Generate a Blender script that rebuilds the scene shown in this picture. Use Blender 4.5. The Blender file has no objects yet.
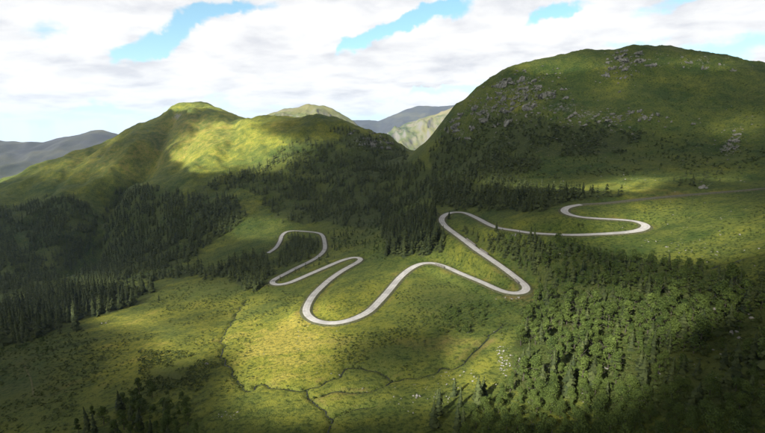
import bpy, math, random
import numpy as np

random.seed(7)
RNG = np.random.default_rng(11)
scene = bpy.context.scene
COL = scene.collection

# ------------------------------------------------------------------ camera
F = 456.0; W0, H0 = 765.0, 433.0
PITCH = math.radians(11.8)
CAM_Z = 600.0                              # height of the camera above the datum
cam_d = bpy.data.cameras.new("camera")
cam_d.sensor_width = 36.0
cam_d.lens = 36.0 * F / W0
cam_d.clip_start = 1.0
cam_d.clip_end = 60000.0
cam = bpy.data.objects.new("camera", cam_d)
COL.objects.link(cam)
cam.location = (0, 0, CAM_Z)
cam.rotation_euler = (math.pi / 2 - PITCH, 0, 0)
scene.camera = cam

# ------------------------------------------------------------------ sun, sky, exposure
SUN_EL = math.radians(33.0)
LH = np.array([0.62, 0.785]); LH = LH / np.linalg.norm(LH)      # way the light travels over the ground
LDIR = np.array([LH[0] * math.cos(SUN_EL), LH[1] * math.cos(SUN_EL), -math.sin(SUN_EL)])
sun_d = bpy.data.lights.new("sun", 'SUN')
sun_d.energy = 5.0
sun_d.angle = math.radians(0.55)
sun_d.color = (1.0, 0.93, 0.80)
sun = bpy.data.objects.new("sun", sun_d)
COL.objects.link(sun)
from mathutils import Vector
sun.rotation_euler = Vector(LDIR.tolist()).to_track_quat('-Z', 'Y').to_euler()
sun.location = (-900, -900, CAM_Z + 1500)

scene.view_settings.view_transform = 'Standard'
scene.view_settings.look = 'None'
scene.view_settings.exposure = 1.4
scene.view_settings.gamma = 1.0
scene.view_settings.use_curve_mapping = False
scene.cycles.use_denoising = True
scene.cycles.max_bounces = 5
scene.cycles.diffuse_bounces = 2
scene.cycles.glossy_bounces = 1
scene.cycles.transmission_bounces = 2
scene.cycles.volume_bounces = 1
scene.cycles.transparent_max_bounces = 24

def N(nt, typ, **kw):
    n = nt.nodes.new(typ)
    for k, v in kw.items():
        if k == 'inp':
            for i, val in v.items():
                n.inputs[i].default_value = val
        else:
            setattr(n, k, v)
    return n

def math_node(nt, op, a, b=None, c=None, clamp=False):
    n = nt.nodes.new('ShaderNodeMath'); n.operation = op; n.use_clamp = clamp
    for i, x in enumerate((a, b, c)):
        if x is None: continue
        if isinstance(x, (int, float)): n.inputs[i].default_value = x
        else: nt.links.new(x, n.inputs[i])
    return n.outputs[0]

def ramp(nt, fac, stops, interp='LINEAR'):
    n = nt.nodes.new('ShaderNodeValToRGB'); cr = n.color_ramp; cr.interpolation = interp
    while len(cr.elements) < len(stops): cr.elements.new(0.5)
    for e, (p, c) in zip(cr.elements, stops):
        e.position = p; e.color = c if len(c) == 4 else (*c, 1)
    nt.links.new(fac, n.inputs[0]); return n.outputs[0]

def mixc(nt, fac, a, b, blend='MIX'):
    n = nt.nodes.new('ShaderNodeMix'); n.data_type = 'RGBA'; n.blend_type = blend
    for sock, x in ((n.inputs[0], fac), (n.inputs[6], a), (n.inputs[7], b)):
        if isinstance(x, (int, float)): sock.default_value = x
        elif isinstance(x, tuple): sock.default_value = x if len(x) == 4 else (*x, 1)
        else: nt.links.new(x, sock)
    return n.outputs[2]

def ray(u, v):
    u = np.asarray(u, float); v = np.asarray(v, float)
    xc = (u - W0 / 2) / F; yc = -(v - H0 / 2) / F
    return xc, math.cos(PITCH) + yc * math.sin(PITCH), -math.sin(PITCH) + yc * math.cos(PITCH)

def project(x, y, z):
    """world -> photograph pixel (u, v, depth)"""
    z = z - CAM_Z
    d = y * math.cos(PITCH) - z * math.sin(PITCH)
    h = y * math.sin(PITCH) + z * math.cos(PITCH)
    d = np.where(d < 1, 1, d)
    return W0 / 2 + F * x / d, H0 / 2 - F * h / d, d

world = bpy.data.worlds.new("World"); scene.world = world
world.use_nodes = True
nt = world.node_tree; nt.nodes.clear()
out = nt.nodes.new('ShaderNodeOutputWorld')
bg = nt.nodes.new('ShaderNodeBackground'); nt.links.new(bg.outputs[0], out.inputs[0])
sky = nt.nodes.new('ShaderNodeTexSky'); sky.sky_type = 'NISHITA'; sky.sun_disc = False
sky.sun_elevation = SUN_EL
sky.sun_rotation = math.atan2(-LDIR[0], -LDIR[1])
sky.altitude = 1800; sky.air_density = 1.0; sky.dust_density = 0.6; sky.ozone_density = 1.0
SKY_STRENGTH = 0.07
# cloud layer of the sky: streaky altocumulus seen on a flat deck (same law over the whole dome)
tc = nt.nodes.new('ShaderNodeTexCoord')
sep = nt.nodes.new('ShaderNodeSeparateXYZ'); nt.links.new(tc.outputs['Generated'], sep.inputs[0])
zc_ = math_node(nt, 'MAXIMUM', sep.outputs[2], 0.0)
den = math_node(nt, 'ADD', zc_, 0.20)
px = math_node(nt, 'DIVIDE', sep.outputs[0], den)
py = math_node(nt, 'DIVIDE', sep.outputs[1], den)
cmb = nt.nodes.new('ShaderNodeCombineXYZ'); nt.links.new(px, cmb.inputs[0]); nt.links.new(py, cmb.inputs[1])
mp = nt.nodes.new('ShaderNodeMapping'); nt.links.new(cmb.outputs[0], mp.inputs[0])
mp.inputs['Rotation'].default_value = (0, 0, math.radians(28))
mp.inputs['Scale'].default_value = (0.75, 0.9, 1)
n1 = N(nt, 'ShaderNodeTexNoise', inp={'Scale': 1.9, 'Detail': 10.0, 'Roughness': 0.58, 'Distortion': 0.25})
n1.noise_dimensions = '3D'
mp.inputs['Location'].default_value = (1.7, 3.1, 0.4)
nt.links.new(mp.outputs[0], n1.inputs['Vector'])
# azimuth / elevation with a little turbulence, for the openings in the deck
az = math_node(nt, 'ARCTAN2', sep.outputs[0], sep.outputs[1])
el = math_node(nt, 'ARCSINE', sep.outputs[2])
wn = N(nt, 'ShaderNodeTexNoise', inp={'Scale': 9.0, 'Detail': 6.0, 'Roughness': 0.6})
nt.links.new(tc.outputs['Generated'], wn.inputs['Vector'])
wsep = nt.nodes.new('ShaderNodeSeparateColor'); nt.links.new(wn.outputs['Color'], wsep.inputs[0])
waz = math_node(nt, 'ADD', az, math_node(nt, 'MULTIPLY', math_node(nt, 'SUBTRACT', wsep.outputs[0], 0.5), 0.16))
wel = math_node(nt, 'ADD', el, math_node(nt, 'MULTIPLY', math_node(nt, 'SUBTRACT', wsep.outputs[1], 0.5), 0.10))
openings = None
def opening(u, v, ru, rv, tilt, amp):
    """an opening in the cloud deck towards this direction; radii in radians*F"""
    global openings
    x, y, z = ray(u, v)
    a0 = math.atan2(x, y); e0 = math.asin(z / math.sqrt(x * x + y * y + z * z))
    c, s = math.cos(tilt), math.sin(tilt)
    da = math_node(nt, 'SUBTRACT', waz, a0); de = math_node(nt, 'SUBTRACT', wel, e0)
    p = math_node(nt, 'ADD', math_node(nt, 'MULTIPLY', da, c * F / ru), math_node(nt, 'MULTIPLY', de, s * F / ru))
    q = math_node(nt, 'ADD', math_node(nt, 'MULTIPLY', da, -s * F / rv), math_node(nt, 'MULTIPLY', de, c * F / rv))
    r2 = math_node(nt, 'ADD', math_node(nt, 'MULTIPLY', p, p), math_node(nt, 'MULTIPLY', q, q))
    g = math_node(nt, 'MULTIPLY', math_node(nt, 'EXPONENT', math_node(nt, 'MULTIPLY', r2, -1.0)), amp)
    openings = g if openings is None else math_node(nt, 'ADD', openings, g)
D2R = math.radians
OPENINGS = [(45, 30, 26, 12, D2R(25), .30), (140, 52, 22, 8, D2R(28), .34), (172, 30, 36, 8, D2R(24), .36),
            (225, 10, 40, 9, D2R(12), .42), (355, 44, 24, 6, D2R(25), .26), (398, 28, 50, 10, D2R(26), .50),
            (440, 12, 40, 10, D2R(18), .40), (555, 12, 36, 6, D2R(14), .40), (700, -10, 60, 8, D2R(10), .3),
            (745, 50, 40, 12, D2R(5), .22), (640, 40, 30, 5, D2R(10), .18), (60, 122, 120, 7, 0.0, .24),
            (210, 112, 90, 5, 0.0, .26), (390, 96, 70, 5, D2R(4), .30), (480, 84, 60, 5, D2R(6), .26), (130, 106, 90, 5, 0.1, .24), (360, 116, 70, 6, 0, .36), (730, 45, 40, 12, 0.1, .2)]
for o_ in OPENINGS: opening(*o_)
cov = math_node(nt, 'SUBTRACT', math_node(nt, 'ADD', n1.outputs['Fac'], 0.17), openings)
mask = nt.nodes.new('ShaderNodeMapRange'); mask.interpolation_type = 'SMOOTHSTEP'
nt.links.new(cov, mask.inputs[0])
mask.inputs[1].default_value = 0.28; mask.inputs[2].default_value = 0.50
# grey cloud bases where the deck is thick
n2 = N(nt, 'ShaderNodeTexNoise', inp={'Scale': 2.8, 'Detail': 10.0, 'Roughness': 0.57, 'Distortion': 0.2})
mp2 = nt.nodes.new('ShaderNodeMapping'); nt.links.new(cmb.outputs[0], mp2.inputs[0])
mp2.inputs['Rotation'].default_value = (0, 0, math.radians(20)); mp2.inputs['Scale'].default_value = (0.8, 0.9, 1)
mp2.inputs['Location'].default_value = (5.2, 0.3, 0)
nt.links.new(mp2.outputs[0], n2.inputs['Vector'])
ccol = ramp(nt, n2.outputs['Fac'], [(0.34, (0.30, 0.309, 0.33)), (0.45, (0.362, 0.366, 0.376)), (0.54, (0.405, 0.405, 0.407))])
skyc = N(nt, 'ShaderNodeVectorMath', operation='SCALE'); nt.links.new(sky.outputs[0], skyc.inputs[0]); skyc.inputs['Scale'].default_value = SKY_STRENGTH
skyt = mixc(nt, 1.0, skyc.outputs[0], (0.80, 1.16, 1.06), 'MULTIPLY')
skyt = mixc(nt, 0.08, skyt, (0.37, 0.375, 0.38))
# thin veil towards the horizon
veil = math_node(nt, 'MULTIPLY', math_node(nt, 'EXPONENT', math_node(nt, 'MULTIPLY', zc_, -9.0)), 0.85)
skyv = mixc(nt, veil, skyt, (0.29, 0.325, 0.36))
nt.links.new(mixc(nt, mask.outputs[0], skyv, ccol), bg.inputs[0])
bg.inputs[1].default_value = 1.0

# ------------------------------------------------------------------ noise helpers
def _hash(ix, iy, seed):
    h = (ix.astype(np.int64) * 374761393 + iy.astype(np.int64) * 668265263 + seed * 974634777) & 0xFFFFFFFF
    h = ((h ^ (h >> 13)) * 1274126177) & 0xFFFFFFFF
    return ((h ^ (h >> 16)) & 0xFFFFFFFF) / 4294967296.0

def perlin(x, y, seed=0):
    x = np.asarray(x, float); y = np.asarray(y, float)
    ix = np.floor(x); iy = np.floor(y); fx = x - ix; fy = y - iy
    def g(dx, dy):
        a = _hash(ix + dx, iy + dy, seed) * 2 * math.pi
        return np.cos(a) * (fx - dx) + np.sin(a) * (fy - dy)
    s = fx * fx * fx * (fx * (fx * 6 - 15) + 10); t = fy * fy * fy * (fy * (fy * 6 - 15) + 10)
    a = g(0, 0) * (1 - s) + g(1, 0) * s; b = g(0, 1) * (1 - s) + g(1, 1) * s
    return (a * (1 - t) + b * t) * 1.5

def fbm(x, y, wl, octaves=4, seed=0, gain=0.5, ridged=False):
    s = 0; a = 1; tot = 0
    for o in range(octaves):
        n = perlin(x / wl + 17.3 * o, y / wl - 9.1 * o, seed + o)
        if ridged: n = 1 - 2 * np.abs(n)
        s = s + a * n; tot += a; a *= gain; wl *= 0.5
    return s / tot

def smooth(a, b, x):
    t = np.clip((x - a) / (b - a), 0, 1); return t * t * (3 - 2 * t)

def inpoly(u, v, poly):
    p = np.asarray(poly, float); r = np.zeros(np.shape(u), bool); n = len(p); j = n - 1
    for i in range(n):
        xi, yi = p[i]; xj, yj = p[j]
        c = ((yi > v) != (yj > v)) & (u < (xj - xi) * (v - yi) / (yj - yi + 1e-12) + xi)
        r ^= c; j = i
    return r

# ------------------------------------------------------------------ road and streams, surveyed as (pixel, height below the camera)
ROAD = [(815,184.5,-49),(790,186,-51),(765,188.2,-54),(740,190.5,-57),(700,193.7,-61.5),(660,197.2,-65),(630,200.3,-68),(605,203,-70),(588,203.8,-71.3),(576,205.2,-72.2),
 (567,207.4,-72.8),(564,210.5,-73.4),(567,213.6,-74),(577,216.4,-74.6),(592,218,-75.4),(609,219,-76.3),(624,219.8,-77),(636,221.2,-77.6),(644,223.8,-78.2),(646.2,226.6,-78.7),(641,229.8,-79.4),(632,231.6,-80),(615,233.1,-81),
 (592,234.3,-82.5),(574,234.8,-83.6),(558,234.4,-84.7),(532,232.9,-86.8),(514,230.2,-88.5),(497.3,227.6,-90.2),(486,222.8,-91.6),(475,217,-93),(464,212.6,-94.5),(453,212.2,-95.5),(445,214.8,-96.4),
 (441.5,219.7,-97.2),(445.5,226.2,-98.5),(456.6,234.5,-100.5),(467.7,242.8,-102.2),(477,250,-103.7),(490,258.6,-105.6),(507,270.6,-108.4),(519,280,-110.2),(525.5,285.5,-111.2),(527,289.4,-111.8),(522,292.8,-112.4),(512,293.3,-113),(499.4,290,-114),
 (481.6,282,-115.6),(461.3,273.6,-117.3),(443.5,265.8,-119),(432,262.9,-120),(422,263.4,-120.8),(411.7,267.8,-121.8),(400.3,277,-123.2),(387.6,292,-125),(378,302.5,-126.2),(367.7,312.2,-127.4),(350.4,320,-129),(333,323.2,-130.6),(317,321.2,-132),
 (308.5,316,-133),(306,309,-134),(312,296.8,-135.6),(321,287.2,-137.2),(330.2,279.1,-138.8),(341.3,271.3,-140.6),(352.4,265,-142.4),(358.8,261.4,-143.6),(360.5,258.6,-144.4),(355,257.2,-145.2),(345,259.3,-146.4),(333.9,263.6,-147.8),
 (322.8,268.4,-149.2),(309.9,273.9,-150.8),(297,279.6,-152.4),(287.7,283.2,-153.5),(279.5,284.6,-154.6),(273.9,284.2,-155.4),(272,281.8,-156.2),(275.8,278.6,-157.2),(285.9,273.4,-158.8),(297,267.6,-160.6),(309.9,261.4,-163),(319,255.8,-165),(324.3,250,-166.6),
 (324.8,244,-168),(322.8,236,-169.8),(318,232.8,-171),(306,231.4,-172.5),(293,230.7,-174),(285.9,232,-175),(281.8,235.7,-176),(280,241,-177.2),(275.7,247.7,-179.5),(268,253,-182)]
def at_z(u, v, z):
    x, y, zz = ray(u, v); t = z / zz
    return np.array([x * t, y * t, z])
def at_d(u, v, D):
    x, y, zz = ray(u, v); t = D / y
    return np.array([x * t, D, zz * t])
road_raw = np.array([at_z(*p) for p in ROAD])

def resample(P, step, closed=False):
    # Catmull-Rom, then an even step
    P = np.asarray(P); Q = []
    E = np.vstack([2 * P[0] - P[1], P, 2 * P[-1] - P[-2]])
    for i in range(1, len(E) - 2):
        for t in np.linspace(0, 1, 12, endpoint=False):
            p0, p1, p2, p3 = E[i-1], E[i], E[i+1], E[i+2]
            Q.append(0.5 * (2*p1 + (p2-p0)*t + (2*p0-5*p1+4*p2-p3)*t*t + (3*p1-p0-3*p2+p3)*t**3))
    Q.append(P[-1]); Q = np.array(Q)
    s = np.r_[0, np.cumsum(np.linalg.norm(np.diff(Q[:, :2], axis=0), axis=1))]
    n = int(s[-1] / step) + 1; si = np.linspace(0, s[-1], n)
    return np.stack([np.interp(si, s, Q[:, k]) for k in range(Q.shape[1])], 1)
road = resample(road_raw, 2.0)
for _ in range(6):        # ease kinks of the survey
    road[1:-1] = 0.25 * road[:-2] + 0.5 * road[1:-1] + 0.25 * road[2:]

# ------------------------------------------------------------------ terrain
CP = []
for u, v, D in [(759,68,780),(723,59.5,800),(688,55,830),(633,50,860),(609,56,868),(588,54.5,880),(560,62,892),(540,67.5,900),(507,75,920),(484.6,87,950),(468.5,101,970),(449,118,990),(439,134,1010),(427,146,1040)]:
    p = at_d(u, v, D); CP.append(p)
    CP.append(p + [p[0]/D*160, 160, -26]); CP.append(p + [p[0]/D*420, 420, -125])
for u, v, D in [(3,183,1500),(35,169,1550),(69,155.6,1600),(104,146,1650),(125,133,1690),(145,124,1720),(166,113.5,1750),(180,106.5,1775),(194,106.5,1780),(211,109,1750),(225,112.5,1680),(239,117.5,1600),(260,118.4,1450),(284.6,117.7,1370),(316,116,1310),(326,119.4,1290),(345,124,1250),(361,130,1225),(381.5,137,1200),(399,145,1180)]:
    p = at_d(u, v, D); CP.append(p)
    CP.append(p + [p[0]/D*180, 180, -34]); CP.append(p + [p[0]/D*450, 450, -140])
for t in [(410,152,1140),(420,157,1080),
 (765,130,570),(765,160,470),(700,150,560),(640,150,590),(560,150,640),(500,150,720),(460,160,800),(640,110,690),(700,110,665),(560,110,745),(500,115,835),(640,80,785),(720,80,735),(560,85,830),(600,186,470),(680,178,460),(500,190,560),(440,186,690),(765,178,425),
 (60,200,1150),(20,230,1000),(0,260,850),(60,260,850),(150,240,830),(110,190,1220),(150,190,1080),(165,150,1400),(135,165,1360),(200,150,1270),(200,180,1080),(250,190,960),(250,150,1200),(300,160,1080),(300,190,900),(300,135,1220),(350,150,1080),(350,180,920),(345,212,740),(240,225,800),(200,258,660),(120,278,630),(60,290,610),(0,290,700),(400,185,830),(400,222,590),(415,200,690),(380,165,1020)]:
    CP.append(at_d(*t))
for t in [(0,318,-205),(60,318,-186),(140,294,-190),(200,288,-176),(240,270,-178),(0,345,-170),(0,390,-152),(0,433,-142),(100,433,-132),(200,433,-124),(300,433,-118),(400,433,-114),(500,433,-108),(600,433,-100),(765,433,-86),
 (100,385,-142),(100,340,-156),(200,380,-133),(200,330,-149),(160,355,-143),(300,380,-125),(290,345,-131),(400,380,-121),(400,340,-122),(450,330,-119),(450,370,-117),(500,380,-111),(500,330,-113),(600,380,-102),(600,330,-104),(600,285,-97),(560,260,-94),(700,380,-92),(700,330,-91),(700,280,-84),(765,330,-82),(765,280,-74),(765,235,-66),(700,225,-71),(240,305,-160),(330,300,-129),(400,300,-122),(460,250,-106),(430,290,-121)]:
    CP.append(at_z(*t))
for t in [(-130,433,-150),(-130,345,-185),(900,433,-74),(900,330,-66),(900,250,-50),(900,200,-38)]:
    CP.append(at_z(*t))
for t in [(-150,290,800),(-150,215,1350),(-150,170,1700),(900,150,440),(900,95,600),(860,75,720)]:
    CP.append(at_d(*t))
for t in [(0,40,-112),(-190,40,-128),(190,40,-90),(0,-120,-112),(-200,-120,-120),(200,-120,-95)]:
    CP.append(np.array(t, float))
CP = np.array(CP)
# road points join the survey
rp = road[::14]
CP = np.vstack([CP, rp])
# thin near-duplicates
keep = []
for i in range(len(CP) - 1, -1, -1):
    d = 7 + 0.01 * abs(CP[i, 1])
    if all(np.hypot(*(CP[i, :2] - CP[j, :2])) > d for j in keep): keep.append(i)
CP = CP[keep]
SC = 500.0
def tps_k(r2): return np.where(r2 > 0, 0.5 * r2 * np.log(np.maximum(r2, 1e-20)), 0)
A = CP[:, :2] / SC; n = len(A)
K = tps_k(((A[:, None] - A[None]) ** 2).sum(2)) + np.eye(n) * 6e-5
Pm = np.c_[np.ones(n), A]
M_ = np.zeros((n + 3, n + 3)); M_[:n, :n] = K; M_[:n, n:] = Pm; M_[n:, :n] = Pm.T
sol = np.linalg.solve(M_, np.r_[CP[:, 2], 0, 0, 0])
def tps(x, y):
    x = np.asarray(x) / SC; y = np.asarray(y) / SC
    z = sol[n] + sol[n+1] * x + sol[n+2] * y
    for i in range(n):
        z = z + sol[i] * tps_k((x - A[i, 0]) ** 2 + (y - A[i, 1]) ** 2)
    return z

def polyline_dist(P, x, y, reach):
    """distance to polyline, index of nearest sample (inf beyond reach)"""
    best = np.full(x.shape, 1e9); idx = np.zeros(x.shape, int)
    sel = np.zeros(x.shape, bool)
    x0, y0 = P[:, 0].min() - reach, P[:, 1].min() - reach; x1, y1 = P[:, 0].max() + reach, P[:, 1].max() + reach
    sel = (x > x0) & (x < x1) & (y > y0) & (y < y1)
    xs, ys_ = x[sel], y[sel]; b = np.full(xs.shape, 1e9); ii = np.zeros(xs.shape, int)
    for i, p in enumerate(P):
        m = (np.abs(xs - p[0]) < reach) & (np.abs(ys_ - p[1]) < reach)
        if not m.any(): continue
        d = np.hypot(xs[m] - p[0], ys_[m] - p[1]); bb = b[m]; im = ii[m]
        c = d < bb; bb[c] = d[c]; im[c] = i; b[m] = bb; ii[m] = im
    best[sel] = b; idx[sel] = ii
    return best, idx
ys = [-160.0]
while ys[-1] < 2350:
    y = ys[-1]; ys.append(y + (12 if y < 90 else max(0.95, 0.0056 * y)))
ys = np.array(ys); NR = len(ys)
NC = 660; ss = np.linspace(-1, 1, NC)
def halfw(y): return 170 + 1.05 * np.maximum(y, 40)
GX = ss[None] * halfw(ys)[:, None]; GY = np.repeat(ys[:, None], NC, 1)
GZ = tps(GX, GY)
# relief on top of the survey
dist = np.hypot(GX, GY)
hill = smooth(500, 950, dist)
GZ += fbm(GX, GY, 46, 4, 3) * (0.9 + 1.6 * hill) + fbm(GX, GY, 7, 3, 9) * (0.30 + 0.2 * hill)
GZ += (fbm(GX * 0.8 + GY * .35, GY * .55, 190, 5, 21, ridged=True) - 0.25) * 24 * smooth(650, 1250, dist)
GZ += fbm(GX, GY, 30, 4, 33, ridged=True) * 3.0 * smooth(450, 700, dist) * (0.35 + 0.65 * smooth(-.3, .4, fbm(GX, GY, 150, 2, 37)))
def ravine(px, depth, width):
    global GZ
    P = np.array([at_d(*p)[:2] for p in px]); P = resample(P, 6.0)
    P = P + np.c_[perlin(np.arange(len(P)) / 8.0, np.arange(len(P)) * 0 + .4, 61), 0 * P[:, 0]] * 8
    d, _ = polyline_dist(P, GX, GY, width * 2.6)
    GZ = GZ - depth * np.exp(-np.abs(d / width) ** 1.4) * (d < 1e8)
ravine([(170,128,1640),(165,138,1540),(150,158,1380),(132,174,1270),(112,192,1200),(104,214,1060),(98,240,930),(80,268,800)], 52, 44)
ravine([(136,150,1470),(124,162,1390),(110,174,1310),(98,184,1260)], -20, 40)
ravine([(205,118,1690),(200,132,1520),(190,148,1360),(180,168,1200)], 16, 30)
ravine([(232,122,1560),(236,140,1360),(228,160,1180)], 12, 28)
ravine([(90,156,1580),(70,176,1400),(50,196,1230)], 18, 30)
ravine([(120,140,1640),(104,160,1480),(84,182,1300)], 10, 26)
ravine([(60,165,1560),(40,185,1380),(20,205,1200)], 12, 50)
ravine([(262,128,1380),(252,150,1200),(238,172,1080),(225,192,980)], 9, 40)
ravine([(338,130,1200),(322,155,1060),(318,185,900),(335,212,760)], 12, 45)
ravine([(372,142,1150),(375,165,1000),(392,190,820),(400,215,650)], 12, 40)
for u, v, D, hb, rb in [(633,50,858,5,16),(622,54,850,4,14),(588,54.5,878,3.5,22),(690,55,828,4,7),(648,52,850,2,10),(668,55,838,2.5,14),(735,62,790,3,14),(540,68,898,3,22),(508,76,918,4,14),(490,86,945,5,12),(474,97,965,5,12),(455,113,985,6,12),(443,128,1005,6,14),
                        (190,106,1775,7,60),(205,108,1755,4,40),(166,114,1748,-5,30),(318,116,1308,5,30),(300,117,1340,-3,30),(345,123,1250,7,22),(330,124,1270,-5,18),(366,132,1220,6,20),(390,141,1190,6,18)]:
    p = at_d(u, v, D); GZ = GZ + hb * np.exp(-((GX - p[0]) ** 2 + (GY - p[1]) ** 2) / rb ** 2)
ravine([(590,80,800),(580,110,720),(560,140,650)], 6, 26); ravine([(680,80,760),(668,115,660),(650,150,580)], 6, 26); ravine([(735,90,700),(722,120,610),(715,150,540)], 5, 22)
# rough knobbly ground on the big hill's rocky shoulder
gu, gv, gd = project(GX, GY, GZ + CAM_Z)
rocky = np.maximum.reduce([np.exp(-(((gu-a)/ra)**2 + ((gv-b)/rb)**2)) for a, b, ra, rb in
    [(520, 95, 34, 20), (490, 112, 28, 18), (622, 66, 18, 12), (600, 118, 50, 9), (735, 140, 14, 10), (705, 62, 40, 6), (455, 130, 18, 16), (560, 110, 25, 10)]])
rocky = rocky * (gd < 1060) * (gd > 480)
rug = np.exp(-(((gu - 372) / 34) ** 2 + ((gv - 141) / 13) ** 2)) * (gd > 950) + 0.6 * np.exp(-(((gu - 195) / 26) ** 2 + ((gv - 110) / 6) ** 2)) * (gd > 1300)
GZ += rug * fbm(GX, GY, 60, 5, 47, ridged=True) * 17
GZ += rocky * fbm(GX, GY, 22, 4, 44, ridged=True) * 8.0

s_road = np.arange(len(road)) * 2.0
road_half = np.interp(np.arange(len(road)), [0, 0.18*len(road), 0.45*len(road), len(road)], [2.6, 3.25, 2.7, 2.75])
rd, ri = polyline_dist(road, GX, GY, 30)
# embankment: flat under the road, eased into the hillside
w = 1 - smooth(6.0, 15.0, rd)
GZ = GZ * (1 - w) + (road[ri, 2] - 0.55) * w

# --- interpolating the ground
row_f = np.arange(NR)
def ground(x, y):
    x = np.asarray(x, float); y = np.asarray(y, float)
    r = np.interp(y, ys, row_f); c = (x / halfw(y) + 1) * 0.5 * (NC - 1)
    r = np.clip(r, 0, NR - 1.001); c = np.clip(c, 0, NC - 1.001)
    i = r.astype(int); j = c.astype(int); a = r - i; b = c - j
    return (GZ[i, j]*(1-a)*(1-b) + GZ[i, j+1]*(1-a)*b + GZ[i+1, j]*a*(1-b) + GZ[i+1, j+1]*a*b)
def hit(u, v, tmin=120.0, tmax=2600.0):
    """where the line of sight through a pixel meets the ground"""
    x, y, z = ray(u, v); x, y, z = np.broadcast_arrays(x, y, z)
    t = np.full(x.shape, tmin); done = np.zeros(x.shape, bool); act = np.arange(x.size)
    for _ in range(900):
        ta = t[act]; g = ground(x[act] * ta, y[act] * ta) - z[act] * ta
        hitn = g > 0; done[act[hitn]] = True
        t[act[~hitn]] = ta[~hitn] + np.maximum(0.5, np.minimum(-g[~hitn] * 0.6, 15))
        act = act[~hitn]; act = act[t[act] < tmax]
        if not len(act): break
    return x * t, y * t, ground(x * t, y * t), done

# streams: cut into the meadow
STREAMS = [[(503,322),(496,330),(489,333),(484,341),(478,346),(472,352),(466,358),(460,364),(452,367),(442,366),(434,371),(424,375),(410,377),(397,379),(388,376),(381,371),(372,369),(364,366),(352,367),(343,371),(333,377),(326,380),(317,384),(305,388),(294,389),(284,387),(274,386),(264,382.5),(257,383),(252,388),(246,389),(241,384),(239,379),(233,374),(231,366),(225,361),(221,354),(224,346),(222,338),(226,329),(233,320),(236,313),(240,308),(245,300)],
           [(305,388),(307,394),(313,399),(319,404),(326,411),(331,417),(332,425),(333,433)],
           [(397,379),(385,384),(372,388),(360,392),(345,391),(330,392),(318,394),(309,395)],
           [(331,417),(345,413),(357,408),(372,405)],
           [(707,268),(716,266),(722,262),(732,263),(741,259),(752,256),(770,252)]]
streams = []
for k, S in enumerate(STREAMS):
    S = np.array(S, float)
    x, y, z, _ = hit(S[:, 0], S[:, 1])
    P = resample(np.c_[x, y], 1.0)
    nn = np.arange(len(P))
    P = P + np.c_[perlin(nn / 9.0, nn * 0 + k * 3.3, 70), perlin(nn / 9.0, nn * 0 + k * 5.1, 71)] * 2.2
    streams.append(P)
st_d = np.full(GX.shape, 1e9)
for k, P in enumerate(streams):
    d, _ = polyline_dist(P, GX, GY, 14)
    st_d = np.minimum(st_d, d * (1.0 if k == 0 else 1.35))
GZ -= 1.5 * np.exp(-(st_d / 1.05) ** 2) + 0.6 * np.exp(-(st_d / 5.0) ** 2)
# far edge sinks out of sight behind the ridges
GZ -= 260 * smooth(1950, 2330, GY)
stream_z = [ground(P[:, 0], P[:, 1]) for P in streams]
gu, gv, gd = project(GX, GY, GZ + CAM_Z)
forest = np.zeros(GX.shape)
print("heights", GZ.min(), GZ.max(), "verts", GX.size, "cp", n)

# ------------------------------------------------------------------ mesh helpers
def tag(o, label=None, cat=None, group=None, kind=None):
    if label: o["label"] = label
    if cat: o["category"] = cat
    if group: o["group"] = group
    if kind: o["kind"] = kind
    return o
def mesh_np(name, V, Fc, mat=None, smooth_=False, fsize=None):
    """V (n,3), Fc (m,k) -> mesh"""
    V = np.asarray(V, np.float32); Fc = np.asarray(Fc, np.int32); k = Fc.shape[1]; m = len(Fc)
    me = bpy.data.meshes.new(name)
    me.vertices.add(len(V)); me.vertices.foreach_set("co", V.ravel())
    me.loops.add(m * k); me.loops.foreach_set("vertex_index", Fc.ravel())
    me.polygons.add(m)
    me.polygons.foreach_set("loop_start", np.arange(0, m * k, k, dtype=np.int32))
    me.polygons.foreach_set("loop_total", np.full(m, k, np.int32))
    if smooth_: me.polygons.foreach_set("use_smooth", np.ones(m, bool))
    me.update(calc_edges=True)
    if mat: me.materials.append(mat)
    return me
def link(name, me, parent=None, loc=None):
    o = bpy.data.objects.new(name, me); COL.objects.link(o)
    if parent: o.parent = parent
    if loc is not None: o.location = loc
    return o
def grid_faces(nr, nc, off=0):
    i = np.arange(nr - 1)[:, None] * nc + np.arange(nc - 1)[None]
    return (np.stack([i, i + 1, i + nc + 1, i + nc], -1).reshape(-1, 4)) + off
def attr(me, name, vals):
    a = me.attributes.new(name, 'FLOAT', 'POINT'); a.data.foreach_set("value", np.asarray(vals, np.float32).ravel())

def new_mat(name):
    m = bpy.data.materials.new(name); m.use_nodes = True
    nt = m.node_tree; b = nt.nodes["Principled BSDF"]
    b.inputs['Roughness'].default_value = 0.9
    b.inputs['Specular IOR Level'].default_value = 0.15
    return m, nt, b
def noise(nt, scale, detail=4, rough=0.55, vec=None, dist=0.0):
    n = N(nt, 'ShaderNodeTexNoise', inp={'Scale': scale, 'Detail': detail, 'Roughness': rough, 'Distortion': dist})
    if vec is not None: nt.links.new(vec, n.inputs['Vector'])
    return n.outputs['Fac']
def coords(nt): return nt.nodes.new('ShaderNodeTexCoord').outputs['Object']
def attrn(nt, name):
    a = nt.nodes.new('ShaderNodeAttribute'); a.attribute_name = name; return a.outputs['Fac']
def bump(nt, b, h, strength, distance):
    n = nt.nodes.new('ShaderNodeBump'); n.inputs['Strength'].default_value = strength; n.inputs['Distance'].default_value = distance
    nt.links.new(h, n.inputs['Height']); nt.links.new(n.outputs[0], b.inputs['Normal'])

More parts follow.
